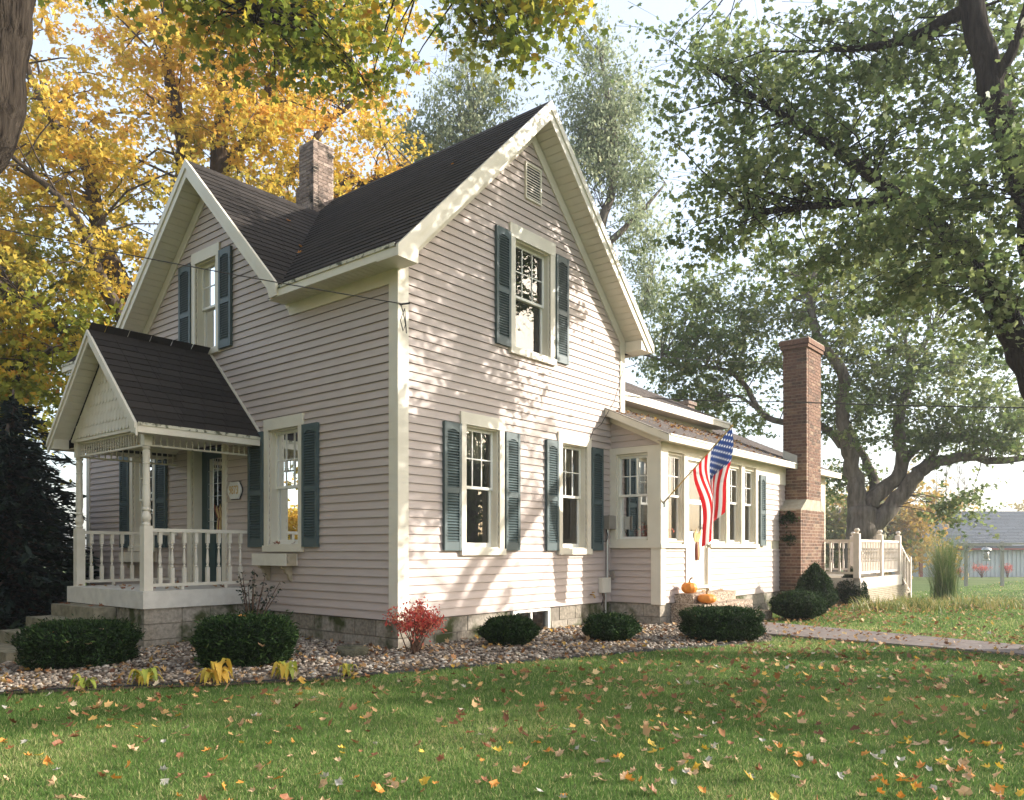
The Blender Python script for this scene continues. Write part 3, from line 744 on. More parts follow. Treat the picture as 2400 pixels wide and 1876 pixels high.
mb = MB(); wb(mb, 'R', 2.08, 2.13, -.06, .335, -.05, .03); wb(mb, 'R', 2.87, 2.92, -.06, .335, -.05, .03); wb(mb, 'R', 2.13, 2.87, .30, .335, -.05, .03); wb(mb, 'R', 2.13, 2.87, -.06, -.03, -.05, .04); wb(mb, 'R', 2.48, 2.52, -.03, .30, -.03, .015)
bw = part(mb, 'basement_window', 'sash')
mb = MB(); mb.poly([wp('R', 2.13, -.03, -.01), wp('R', 2.48, -.03, -.01), wp('R', 2.48, .3, -.01), wp('R', 2.13, .3, -.01)]); part(mb, 'pane', 'glass', bw)
mb = MB(); mb.poly([wp('R', 2.52, -.03, -.02), wp('R', 2.87, -.03, -.02), wp('R', 2.87, .3, -.02), wp('R', 2.52, .3, -.02)]); part(mb, 'pane', 'glass', bw)
part(MB().box(2.0, 3.0, .05, .9, -.4, -.35), 'basement_floor', 'dark_gap', bw)

# ---------------- front door
mb = MB(); a0, a1, z0, z1 = OPL[3]
wb(mb, 'L', a0 - .10, a0, z0 - .05, z1 + .02, 0, .042); wb(mb, 'L', a1, a1 + .11, z0 - .05, z1 + .02, 0, .042); wb(mb, 'L', a0 - .1, a1 + .11, z1, z1 + .14, 0, .045)
wb(mb, 'L', a0, a0 + .02, z0, z1, -.20, 0); wb(mb, 'L', a1 - .02, a1, z0, z1, -.20, 0); wb(mb, 'L', a0, a1, z0 - .05, z0, -.2, .05)
dr = part(mb, 'front_door', 'trim')
mb = MB(); b0, b1 = a0 + .02, a1 - .02
wb(mb, 'L', b0, b0 + .16, z0 + .01, z1, -.17, -.13); wb(mb, 'L', b1 - .16, b1, z0 + .01, z1, -.17, -.13); wb(mb, 'L', b0 + .16, b1 - .16, z1 - .16, z1, -.17, -.13); wb(mb, 'L', b0 + .16, b1 - .16, z0 + .01, z0 + .80, -.17, -.135)
wb(mb, 'L', b0 + .2, b0 + .40, z0 + .15, z0 + .7, -.135, -.128); wb(mb, 'L', b1 - .4, b1 - .2, z0 + .15, z0 + .7, -.135, -.128)
part(mb, 'door_leaf', 'door_green', dr)
mb = MB(); mb.poly([wp('L', b0 + .16, z0 + .8, -.15), wp('L', b1 - .16, z0 + .8, -.15), wp('L', b1 - .16, z1 - .16, -.15), wp('L', b0 + .16, z1 - .16, -.15)]); part(mb, 'door_glass', 'glass', dr)
mb = MB()
for i in range(1, 4): a = b0 + .16 + (b1 - b0 - .32) * i / 4; wb(mb, 'L', a - .005, a + .005, z0 + .8, z1 - .16, -.153, -.146)
for i in range(1, 6): z = z0 + .8 + (z1 - z0 - .96) * i / 6; wb(mb, 'L', b0 + .16, b1 - .16, z - .004, z + .004, -.152, -.147)
part(mb, 'leading', 'galvanised', dr)

# ---------------- front porch
pf = part(MB().box(-1.53, 0.0, 3.02, 5.24, -0.45, 0.43), 'porch_base', 'block_mortar')
for r in range(4):
    z1 = 0.425 - r * .2
    a = 3.0 - (r % 2) * .2
    while a < 5.25:
        p, q = max(a, 3.0), min(a + .39, 5.26); a += .4
        if q - p > .04: part(MB().box(-1.55, -1.45, p, q, z1 - .19, z1), 'concrete_block', 'block', pf)
    a = -1.449 - (r % 2) * .0
    while a < 0:
        p, q = a, min(a + .39 - (r % 2) * .0, 0); a += .4
        if q - p > .04: part(MB().box(p, q, 3.0, 3.1, z1 - .19, z1), 'concrete_block', 'block', pf)
part(MB().box(-1.585, 0.0, 2.955, 5.285, 0.43, 0.652), 'porch_slab', 'painted_slab')
part(MB().box(-0.05, -0.022, 2.93, 2.957, 0.40, 0.70), 'slab_trim', 'trim')
st = None
for i, (xf, zt) in enumerate(((-1.85, .42), (-2.17, .26), (-2.50, .10), (-2.84, -.06))):
    mb = MB().box(xf, (-1.56, -1.85, -2.17, -2.50)[i], 3.76, 5.13, -0.45, zt)
    if st is None: st = part(mb, 'porch_steps', 'step_concrete')
    else: part(mb, 'step', 'step_concrete', st)
def turned_post(x, y):
    mb = MB(); w = .058
    mb.box(x - w, x + w, y - w, y + w, .652, 1.48); mb.box(x - .052, x + .052, y - .052, y + .052, 2.50, 2.71)
    pr = [(.040, 1.48), (.050, 1.50), (.038, 1.53), (.056, 1.57), (.058, 1.60), (.046, 1.64), (.036, 1.67), (.050, 1.685), (.050, 1.70), (.038, 1.72), (.047, 1.80), (.049, 1.92), (.043, 2.0), (.047, 2.01), (.043, 2.02), (.044, 2.18), (.040, 2.26), (.048, 2.275), (.040, 2.29), (.044, 2.36), (.048, 2.42), (.036, 2.45), (.055, 2.48), (.04, 2.50)]
    mb.lathe(pr, x, y, 14); return part(mb, 'porch_post', 'porch_paint', smooth=False)
turned_post(-1.47, 3.11); turned_post(-1.47, 5.15)
bal = MB(); bal.box(-.022, .022, -.022, .022, 0, .20); bal.box(-.022, .022, -.022, .022, .52, .66)
bal.lathe([(.010, .20), (.022, .215), (.012, .235), (.020, .26), (.022, .29), (.013, .40), (.010, .44), (.022, .46), (.010, .48), (.020, .50), (.012, .52)], 0, 0, 8)
BAL = bal.mesh('baluster', 'porch_paint')
spn = MB(); spn.lathe([(.009, 0), (.009, .03), (.014, .045), (.006, .06), (.015, .085), (.006, .11), (.014, .125), (.009, .14), (.009, .175)], 0, 0, 6); SPN = spn.mesh('spindle', 'porch_paint')
def porch_rail(p, q, n, z0=.74, z1=1.405):
    mb = MB(); mb.bar((*p, z1 + .022), (*q, z1 + .022), .07, .045); mb.bar((*p, z0 - .02), (*q, z0 - .02), .06, .04)
    for t in (.3, .75): x = p[0] + (q[0] - p[0]) * t; y = p[1] + (q[1] - p[1]) * t; mb.box(x - .02, x + .02, y - .02, y + .02, .652, z0 - .04)
    r = part(mb, 'porch_railing', 'porch_paint')
    for i in range(n):
        t = (i + .7) / (n + .4); put('baluster', BAL, (p[0] + (q[0] - p[0]) * t, p[1] + (q[1] - p[1]) * t, z0), r, (0, 0, 0), (1, 1, (z1 - z0) / .66))
porch_rail((-1.41, 3.11), (-.03, 3.11), 8); porch_rail((-1.41, 5.15), (-.03, 5.15), 9)
def spandrel(p, q, n):
    mb = MB(); mb.bar((*p, 2.695), (*q, 2.695), .04, .025); mb.bar((*p, 2.512), (*q, 2.512), .04, .022)
    r = part(mb, 'porch_spandrel', 'porch_paint')
    for i in range(n):
        t = (i + .6) / (n + .2); put('spindle', SPN, (p[0] + (q[0] - p[0]) * t, p[1] + (q[1] - p[1]) * t, 2.52), r, (0, 0, 0), (1, 1, .95))
spandrel((-1.42, 3.11), (-.03, 3.11), 16); spandrel((-1.47, 3.17), (-1.47, 5.09), 25); spandrel((-1.42, 5.15), (-.03, 5.15), 16)
# porch ceiling, beams, gable face with scalloped shingles
mb = MB().box(-1.5, 0, 3.0, 5.26, 2.735, 2.75); part(mb, 'porch_ceiling', 'soffit')
mb = MB().box(-1.54, 0, 3.06, 3.16, 2.708, 2.76); mb.box(-1.54, 0, 5.10, 5.20, 2.708, 2.76); mb.box(-1.54, -1.42, 3.06, 5.20, 2.709, 2.74); part(mb, 'porch_beam', 'porch_paint')
gf = part(MB().prism([(-1.53, 2.98, 2.725), (-1.53, 5.28, 2.725), (-1.53, 5.28, 2.75), (-1.53, 4.13, 3.90), (-1.53, 2.98, 2.75)], (0.03, 0, 0)), 'porch_gable', 'porch_paint')
SC = MB(); w2 = .0475; K = 7
arc = [(w2 * math.cos(math.pi * k / K), -w2 * math.sin(math.pi * k / K)) for k in range(K + 1)]
SC.prism([(0.0, y, z) for y, z in arc] + [(.007, -w2, .14), (.007, w2, .14)], (-.012, 0, 0)); SCM = SC.mesh('scallop_shingle', 'porch_paint')
for r in range(7):
    z = 2.80 + r * .135; half = (3.90 - .09 - z) - 0.02
    n = int(half / .0975); off = 0 if r % 2 else .049
    y = 4.13 - off - n * .0975
    while y < 4.13 + half:
        if abs(y - 4.13) < half - .03: put('scallop_shingle', SCM, (-1.532 - .002 * (r % 2) , y, z + random.uniform(-.004, .004)), gf)
        y += .0975
PT = lambda y: PZ - abs(y - 4.13)
for seg in ([(2.76, PT(2.76)), (4.13, PZ)], [(4.13, PZ), (5.50, PT(5.50))]):
    mb = MB()
    (a0, z0), (a1, z1) = seg
    mb.prism([(-1.785, a0, z0 - .0), (-1.785, a1, z1 - .0), (-1.785, a1, z1 - .07), (-1.785, a0, z0 - .07)], (.04, 0, 0)); mb.prism([(-1.768, a0, z0 - .07), (-1.768, a1, z1 - .07), (-1.768, a1, z1 - .16), (-1.768, a0, z0 - .16)], (.025, 0, 0))
    part(mb, 'porch_rake', 'porch_paint')
for sgn in (-1, 1):
    y_lo, y_hi = 4.13 + sgn * 1.20, 4.13 + sgn * .005
    so = part(MB().prism([(-1.745, y_lo, PT(y_lo) - .118), (-1.745, y_hi, PT(y_hi) - .118), (-1.745, y_hi, PT(y_hi) - .124), (-1.745, y_lo, PT(y_lo) - .124)], (.215, 0, 0)), 'porch_soffit', 'dark_gap')
    for i in range(15):
        p, q = y_lo + (y_hi - y_lo) * (i + .07) / 15, y_lo + (y_hi - y_lo) * (i + .93) / 15
        part(MB().prism([(-1.745, p, PT(p) - .13), (-1.745, q, PT(q) - .13), (-1.745, q, PT(q) - .145), (-1.745, p, PT(p) - .145)], (.215, 0, 0)), 'soffit_board', 'soffit', so)
    mb = MB().prism([(-1.745, 4.13 + sgn * 1.19, 2.79), (-1.745, 4.13 + sgn * 1.355, 2.70), (-1.745, 4.13 + sgn * 1.355, 2.62), (-1.745, 4.13 + sgn * 1.19, 2.62)], (.20, 0, 0)); part(mb, 'porch_return', 'porch_paint')
    y = 4.13 + sgn * 1.345
    part(MB().box(-1.745, -.01, min(y, y + sgn * .03), max(y, y + sgn * .03), 2.615, 2.70), 'porch_fascia', 'porch_paint')
    part(MB().box(-1.745, -.01, min(y, y + sgn * .045), max(y, y + sgn * .045), 2.70, 2.738), 'drip_edge', 'eave_lichen')
    part(MB().box(-1.54, -.01, min(y, y - sgn * .30), max(y, y - sgn * .30), 2.63, 2.64), 'porch_eave_soffit', 'soffit')
part(MB().prism([(-.055, 2.74, 2.74), (-.055, 4.13, 4.13), (-.055, 4.13, 4.16), (-.055, 2.72, 2.755)], (.03, 0, 0)), 'flashing', 'soffit')

# ---------------- roof chimney (old grey brick)
def brick_stack(name, mat, x0, x1, y0, y1, z0, z1, ch, bl, parent_mortar, faces, J=0.010, limit=None):
    core = part(MB().box(x0 + .008, x1 - .008, y0 + .008, y1 - .008, z0, z1), name, parent_mortar)
    rows = int((z1 - z0) / ch); cache = {}
    rest = MB()
    def brick(sx, sy, loc, far):
        key = (round(sx, 3), round(sy, 3))
        if far: rest.box(loc[0] - sx / 2, loc[0] + sx / 2, loc[1] - sy / 2, loc[1] + sy / 2, loc[2], loc[2] + ch - J); return
        if key not in cache: cache[key] = MB().box(-sx / 2, sx / 2, -sy / 2, sy / 2, 0, ch - J).mesh('brick', mat)
        put('brick', cache[key], (loc[0] + random.uniform(-.002, .002), loc[1] + random.uniform(-.002, .002), loc[2]), core)
    D = .09
    for r in range(rows):
        z = z0 + r * ch
        # face turned to -x
        a = y0 - (r % 2) * bl / 2
        while a < y1 - .01:
            p, q = max(a, y0), min(a + bl, y1); a += bl
            if q - p > .03: brick(D, q - p - J, (x0 + D / 2, (p + q) / 2, z), limit is not None and z > limit[0])
        a = x0 + D - ((r + 1) % 2) * bl / 2
        while a < x1 - .01:
            p, q = max(a, x0 + D), min(a + bl, x1); a += bl
            if q - p > .03: brick(q - p - J, D, ((p + q) / 2, y0 + D / 2, z), limit is not None)
        if faces:
            for (qa, qb, nx) in ((y0 + D, y1, 1),):
                rest.box(x1 - D, x1 - .002, y0 + D, y1, z, z + ch - J); rest.box(x0 + D, x1 - D, y1 - D, y1 - .002, z, z + ch - J)
    if rest.f: part(rest, 'bricks', mat + '_many', core, kind='stuff')
    return core
brick_stack('roof_chimney', 'old_brick', 2.0, 2.43, 4.35, 4.775, 6.72, 8.24, .063, .21, 'mortar', True)
part(MB().box(2.03, 2.40, 4.775, 4.90, 6.6, 7.55), 'chimney_shoulder', 'old_brick')
part(MB().box(1.98, 2.45, 4.33, 4.36, 6.80, 6.95), 'chimney_flashing', 'roof_felt')
# ---------------- sunroom wing
def rakeS(y): return 3.455 + 0.457 * y                       # top of the shed roof, above the side wall
sun_wallS = backing('S', 'sunroom_side_wall', -0.9, 0.0, SB, (lambda y: rakeS(y) - .12, []), OPS, 'inside_light')
siding('S', sun_wallS, -0.76, 0.0, 1.19, [])
z = 2.80
for i in range(4):
    y_hi = 0.0; y_lo = (z + .14 - 3.455) / .457
    if y_lo < -.02:
        A = [(4.58 - n, max(y_lo, -.9), zz) for zz, n in ((z + .007, .019), (z + .007, .004), (z + .105, .003), (z + .03, .016))]
        part(MB().prism(A, (0, -max(y_lo, -.9), 0)), 'siding_board', 'siding', sun_wallS)
    z += EXP
sun_wallF = backing('F', 'sunroom_front_wall', 4.58, 12.3, SB, (lambda x: 2.86, []), OPF, 'inside_light')
siding('F', sun_wallF, 4.69, 5.38, 1.19, []); siding('F', sun_wallF, 6.26, 9.5, 1.19, []); siding('F', sun_wallF, 8.30, 9.75, 2.55, [(0, 8.3, 0, 9), (4, 9.9, 0, 1.355)])
def fbox(w, a0, a1, z0, z1, n0, n1, name='trim_board', mat='trim'):
    mb = MB(); wb(mb, w, a0, a1, z0, z1, n0, n1); return part(mb, name, mat)
# side: corner board, header, sill band, window jambs
fbox('S', -0.93, -0.76, SB - .01, 1.21, 0, .034, 'corner_board'); fbox('S', -0.93, -0.70, 1.262, 2.70, 0, .036, 'corner_board')
fbox('S', -0.955, 0.0, 1.205, 1.262, 0, .058, 'sill_band'); fbox('S', -0.93, 0.0, 2.70, 2.80, 0, .036, 'header'); fbox('S', -0.125, 0.0, 1.262, 2.70, 0, .034, 'jamb')
fbox('S', -0.70, -0.125, 1.262, 1.33, 0, .034, 'stool')
# front: corner, header, sill band, casings
fbox('F', 4.545, 4.69, SB - .01, 1.205, 0, .034, 'corner_board'); fbox('F', 4.545, 4.775, 1.262, 2.72, 0, .036, 'corner_board')
fbox('F', 4.58, 9.75, 2.72, 2.86, 0, .036, 'header'); fbox('F', 4.53, 5.39, 1.205, 1.262, 0, .058, 'sill_band'); fbox('F', 6.24, 8.33, 1.215, 1.285, 0, .058, 'sill_band')
fbox('F', 5.32, 5.44, 1.262, 2.72, 0, .034, 'casing'); fbox('F', 5.38, 5.44, .50, 1.205, 0, .036, 'casing'); fbox('F', 6.18, 6.36, 1.262, 2.72, 0, .034, 'casing'); fbox('F', 6.18, 6.26, .50, 1.215, 0, .036, 'casing')
fbox('F', 5.44, 6.18, 2.64, 2.72, 0, .034, 'casing')
fbox('F', 6.90, 7.02, 1.285, 2.72, 0, .04, 'mullion'); fbox('F', 7.54, 7.68, 1.285, 2.72, 0, .04, 'mullion'); fbox('F', 8.20, 8.30, 1.285, 2.72, 0, .04, 'casing')
fbox('F', 8.28, 9.75, 2.50, 2.72, 0.0, .030, 'frieze_board')
def sun_window(w, op, grid, depth=0.07, split=0.52):
    a0, a1, z0, z1 = op; mb = MB(); t = .02
    wb(mb, w, a0, a0 + t, z0, z1, -depth - .05, 0); wb(mb, w, a1 - t, a1, z0, z1, -depth - .05, 0); wb(mb, w, a0 + t, a1 - t, z1 - t, z1, -depth - .05, 0); wb(mb, w, a0 + t, a1 - t, z0, z0 + t, -depth - .05, .02)
    win = part(mb, 'window', 'trim'); a0 += t; a1 -= t; z0 += t; z1 -= t; zm = z0 + (z1 - z0) * split; f = .035
    for nm, p, q, dd in (('upper_sash', zm - .012, z1, -depth + .03), ('lower_sash', z0, zm + .02, -depth)):
        mb = MB(); n0, n1 = dd - .028, dd
        wb(mb, w, a0, a0 + f, p, q, n0, n1); wb(mb, w, a1 - f, a1, p, q, n0, n1); wb(mb, w, a0 + f, a1 - f, q - f, q, n0, n1); wb(mb, w, a0 + f, a1 - f, p, p + f, n0, n1); part(mb, nm, 'sash', win)
        if nm[0] == 'u':
            mb = MB()
            for i in range(1, grid[0]): x = a0 + f + (a1 - a0 - 2 * f) * i / grid[0]; wb(mb, w, x - .007, x + .007, p + f, q - f, n0 + .008, n1 - .004)
            for j in range(1, grid[1]): zz = p + f + (q - p - 2 * f) * j / grid[1]; wb(mb, w, a0 + f, a1 - f, zz - .007, zz + .007, n0 + .007, n1 - .005)
            part(mb, 'muntins', 'sash', win)
        mb = MB(); mb.poly([wp(w, a0 + f, p + f, n0 + .014), wp(w, a1 - f, p + f, n0 + .014), wp(w, a1 - f, q - f, n0 + .014), wp(w, a0 + f, q - f, n0 + .014)]); part(mb, 'pane', 'glass', win)
        if nm[0] == 'l' and w == 'F':
            mb = MB(); mb.poly([wp(w, a0 + f, p + f, n0 + .003), wp(w, a1 - f, p + f, n0 + .003), wp(w, a1 - f, q - f, n0 + .003), wp(w, a0 + f, q - f, n0 + .003)]); part(mb, 'screen', 'insect_screen', win)
    return win
sun_window('S', OPS[0], (3, 2)); sun_window('F', OPF[0], (3, 2))
for o in OPF[2:]: sun_window('F', o, (2, 2))
# sunroom door
a0, a1, z0, z1 = OPF[1]; mb = MB()
wb(mb, 'F', a0, a0 + .02, z0, z1, -.1, 0); wb(mb, 'F', a1 - .02, a1, z0, z1, -.1, 0); wb(mb, 'F', a0, a1, z1 - .02, z1, -.1, 0); wb(mb, 'F', a0 - .04, a1 + .06, z0 - .02, z0 + .025, -.1, .06)
sd = part(mb, 'side_door', 'trim')
mb = MB(); b0, b1 = a0 + .02, a1 - .02
wb(mb, 'F', b0, b0 + .12, z0 + .03, z1 - .02, -.06, -.02); wb(mb, 'F', b1 - .12, b1, z0 + .03, z1 - .02, -.06, -.02); wb(mb, 'F', b0 + .12, b1 - .12, z1 - .14, z1 - .02, -.06, -.02); wb(mb, 'F', b0 + .12, b1 - .12, 1.93, 2.01, -.06, -.02); wb(mb, 'F', b0 + .12, b1 - .12, z0 + .03, 1.48, -.06, -.022)
part(mb, 'door_leaf', 'door_white', sd)
for p, q in ((2.01, z1 - .14), (1.48, 1.93)):
    mb = MB(); mb.poly([wp('F', b0 + .12, p, -.04), wp('F', b1 - .12, p, -.04), wp('F', b1 - .12, q, -.04), wp('F', b0 + .12, q, -.04)]); part(mb, 'door_glass', 'glass', sd)
    if p < 1.9:
        mb = MB(); mb.poly([wp('F', b0 + .12, p, -.046), wp('F', b1 - .12, p, -.046), wp('F', b1 - .12, q, -.046), wp('F', b0 + .12, q, -.046)]); part(mb, 'screen', 'insect_screen', sd)
mb = MB(); wb(mb, 'F', b0 + .06, b1 - .06, z0 + .12, z0 + .36, -.022, -.016); part(mb, 'kick_panel', 'door_panel', sd)
mb = MB(); wb(mb, 'F', b1 - .075, b1 - .045, 1.52, 1.62, -.02, .005); wb(mb, 'F', b1 - .09, b1 - .03, 1.555, 1.575, .005, .02); part(mb, 'door_handle', 'black_rubber', sd)
# sunroom inside: cream back wall, floor, ceiling
mb = MB().box(4.62, 9.2, -.86, -.02, .44, .5); mb.box(4.62, 9.2, -.86, -.02, 2.75, 2.8); mb.box(4.98, 9.2, -.03, -.02, .5, 2.75); mb.box(9.2, 9.24, -.86, -.02, .5, 2.75); part(mb, 'sunroom_interior', 'inside_light')
part(MB().box(5.12, 5.40, -.06, -.032, .5, 2.6), 'inner_door_frame', 'inside')
# shutter by the sunroom windows
shutter('F', 8.375, 8.65, 1.255, 2.61)
# sunroom foundation
fnd2 = part(MB().box(4.60, 9.4, -.885, -.02, -.3, .335), 'sunroom_foundation', 'block_mortar')
blocks('S', fnd2, -.9, 0.0, .33, 3, 0.0, L=.30); blocks('F', fnd2, 4.585, 4.98, .33, 3); blocks('F', fnd2, 6.8, 9.45, .33, 3)
# shed roof with rake and eave
def shed(x0, x1, y_hi, name):
    y_lo = -1.13
    mb = MB().prism([(x0, y_lo, rakeS(y_lo) - .012), (x0, y_hi, rakeS(y_hi) - .012), (x0, y_hi, rakeS(y_hi) - .09), (x0, y_lo, rakeS(y_lo) - .07)], (x1 - x0, 0, 0))
    rf = part(mb, name, 'roof_felt')
    sl = Vector((0, 1, .457)).normalized()
    rows_joined('shed_shingles', rf, (x0 - .02, y_lo - .02, rakeS(y_lo) - .024), (1, 0, 0), sl, x1 - x0 + .02, int((y_hi - y_lo) * 1.1 / .145) + 1, 'shingle_grey_many')
    return rf
shed(4.40, 9.77, 0.50, 'sunroom_roof'); shed(10.60, 12.62, 1.5, 'rear_roof'); shed(9.765, 10.605, 1.5, 'rear_roof_middle').data.vertices  # behind the chimney
for x0, x1 in ((4.41, 9.76), (10.62, 12.6)):
    part(MB().box(x0, x1, -1.165, -1.13, 2.815, 2.905), 'eave_fascia', 'trim'); part(MB().box(x0, x1, -1.18, -1.13, 2.905, 2.93), 'drip_edge', 'trim')
    part(MB().box(x0, x1, -1.13, -.93, 2.845, 2.855), 'eave_soffit', 'soffit')
mb = MB().prism([(4.385, -1.165, rakeS(-1.165) - .0), (4.385, 0.0, rakeS(0.0)), (4.385, 0.0, rakeS(0.0) - .125), (4.385, -1.13, 2.815), (4.385, -1.165, 2.815)], (.03, 0, 0)); part(mb, 'shed_rake', 'trim')
mb = MB().prism([(4.415, -1.12, 2.83), (4.415, 0.0, rakeS(0.0) - .10), (4.415, 0.0, rakeS(0) - .112), (4.415, -1.12, 2.818)], (.165, 0, 0)); part(mb, 'shed_soffit', 'soffit')
mb = MB().prism([(4.56, -.93, 2.80), (4.56, 0.0, 3.24), (4.56, 0.0, 3.345), (4.56, -.93, 2.90)], (-.018, 0, 0)); part(mb, 'frieze_board', 'trim')
# upper wing behind it
mb = MB().poly([(WX, .42, 2.9), (9.2, .42, 2.9), (9.2, .42, 3.75), (WX, .42, 3.75)]); mb.poly([(9.2, .42, 0), (9.2, 5.0, 0), (9.2, 5.0, 3.7), (9.2, 2.6, 4.9), (9.2, .42, 3.75)]); part(mb, 'upper_wing_wall', 'trim')
uw = part(MB().prism([(4.98, .12, 3.83), (4.98, 2.6, 5.02), (4.98, 5.1, 3.83), (4.98, 5.1, 3.73), (4.98, 2.6, 4.92), (4.98, .12, 3.73)], (4.36, 0, 0)), 'upper_wing_roof', 'roof_felt')
rows_joined('wing_shingles', uw, (4.98, .10, 3.82), (1, 0, 0), Vector((0, 2.48, 1.19)), 4.40, 19, 'shingle_grey_many')
part(MB().box(4.98, 9.34, .095, .125, 3.70, 3.80), 'eave_fascia', 'trim'); part(MB().box(4.98, 9.36, .08, .125, 3.80, 3.835), 'drip_edge', 'sash'); part(MB().box(4.98, 9.34, .125, .42, 3.71, 3.72), 'eave_soffit', 'soffit')
part(MB().prism([(9.34, .12, 3.82), (9.34, 2.6, 5.01), (9.34, 2.6, 4.86), (9.34, .12, 3.68)], (.03, 0, 0)), 'rake_board', 'trim')
mb = MB().poly([(9.2, 3.9, 0), (12.3, 3.9, 0), (12.3, 3.9, 3.0), (9.2, 3.9, 3.0)]); mb.poly([(12.3, -.9, 0), (12.3, 3.9, 0), (12.3, 3.9, 3.0), (12.3, 1.5, 4.05), (12.3, -.9, 2.9)]); part(mb, 'rear_wall', 'siding')
part(MB().prism([(9.35, 1.5, 4.13), (9.35, 4.1, 2.95), (9.35, 4.1, 2.87), (9.35, 1.5, 4.05)], (3.27, 0, 0)), 'rear_roof_back', 'roof_felt')
part(MB().box(10.7, 11.05, 1.75, 2.05, 3.8, 4.62).box(10.66, 11.09, 1.71, 2.09, 4.62, 4.70), 'small_chimney', 'old_brick_many')
# exterior chimney
cl = brick_stack('wing_chimney', 'brick', 9.446, 10.86, -1.35, -.86, -.15, 2.0, .0667, .203, 'mortar', False, limit=(99,))
cu = brick_stack('chimney_shaft', 'brick', 9.772, 10.62, -1.352, -.86, 2.20, 5.27, .0667, .203, 'mortar', True, limit=(99,))
mb = MB()
for (x0, x1) in ((9.446, 9.772), (10.86, 10.62)): mb.prism([(x0, -1.352, 1.985), (x1, -1.352, 2.20), (x1, -1.352, 2.0), (x0, -1.352, 1.96)], (0, .49, 0))
mb.box(9.772, 10.62, -1.346, -.87, 1.97, 2.21); part(mb, 'chimney_shoulder', 'step_light', label='smooth sloping mortar shoulders of the brick chimney')
mb = MB().box(9.735, 10.655, -1.39, -.82, 5.27, 5.335); mb.box(9.715, 10.675, -1.41, -.80, 5.345, 5.44); part(mb, 'chimney_corbel', 'brick_many')
part(MB().box(9.73, 10.66, -1.395, -.81, 5.44, 5.465), 'chimney_cap', 'mortar'); part(MB().box(9.98, 10.4, -1.30, -.9, 5.465, 5.53), 'flue_tile', 'brick_many')
part(MB().prism([(9.765, -1.16, 2.93), (9.765, -.87, 3.06), (9.765, -.87, 3.22), (9.765, -1.16, 3.09)], (-.012, 0, 0)), 'chimney_flashing', 'painted_slab')
# creeper on the chimney base
def creeper():
    r = np.random.default_rng(5); V = []; n = 420
    c = np.array([(-1.10, 1.86), (-1.18, 1.80), (-1.02, 1.78), (-1.16, 1.40), (-1.08, 1.38)]); idx = r.integers(0, 5, n)
    P = np.stack([np.full(n, 9.435) - r.random(n) * .03, c[idx, 0] + r.normal(0, .055, n), c[idx, 1] + r.normal(0, .05, n)], 1)
    P[:, 1] = np.clip(P[:, 1], -1.33, -.92)
    return P
# aggregate steps at the side door
so = part(MB().box(5.01, 6.60, -1.24, -.905, -.1, .48), 'side_steps', 'aggregate'); part(MB().box(4.90, 6.75, -1.48, -.91, -.1, .33), 'step', 'aggregate', so); part(MB().box(5.05, 6.85, -1.78, -1.482, -.1, .155), 'step', 'aggregate', so)

# ---------------- fittings on the gable wall
def hloc(x, y, z): w = wl(x, y); return (w[0], w[1], z)
t = thing('meter_box', 'brown grey electric box beside the green shutter at the inner corner', 'utility box', hloc(4.44, 0, 1.5), HROT)
MB().box(-.12, .10, -.13, -.022, .01, .22).build('box_body', 'metal_grey', t); MB().box(-.125, -.10, -.15, -.13, 0, .23).build('box_lid', 'metal_grey', t)
MB().tube([(-.03, -.05, 0), (-.03, -.05, -.35), (-.03, -.05, -1.0)], .018, 8).build('conduit', 'galvanised', t)
MB().tube([(-.06, -.05, 0), (-.07, -.09, -.12), (-.12, -.08, -.2), (-.16, -.04, -.18)], .008, 6).build('loop_wire', 'black_rubber', t)
t = thing('junction_box', 'beige junction box low on the wall above the round yew', 'utility box', hloc(4.32, 0, .50), HROT)
MB().box(-.12, .12, -.10, -.022, 0, .235).build('box_body', 'trim', t); MB().tube([(.04, -.05, 0), (.04, -.05, -.36)], .016, 8).build('conduit', 'galvanised', t)
MB().tube([(-.06, -.05, 0), (-.07, -.08, -.08), (-.10, -.06, -.2)], .007, 6).build('wire', 'black_rubber', t); MB().tube([(-.02, -.05, 0), (-.03, -.08, -.09), (-.06, -.06, -.17)], .006, 6).build('wire', 'twig_red', t)
t = thing('water_tap', 'small brass tap on the siding near the junction box', 'tap', hloc(3.97, 0, .46), HROT)
MB().tube([(0, -.02, .02), (0, -.08, .02), (0, -.11, -.03)], .012, 8).build('spout', 'brass', t); MB().tube([(-.03, -.075, .055), (.03, -.075, .055)], .010, 6).build('handle', 'brass', t)
t = thing('outlet', 'grey weatherproof outlet on the sunroom side wall by the inner corner', 'outlet', hloc(4.55, -.04, .71), HROT)
MB().box(-.03, .005, -.05, .03, 0, .13).build('cover', 'metal_grey', t)

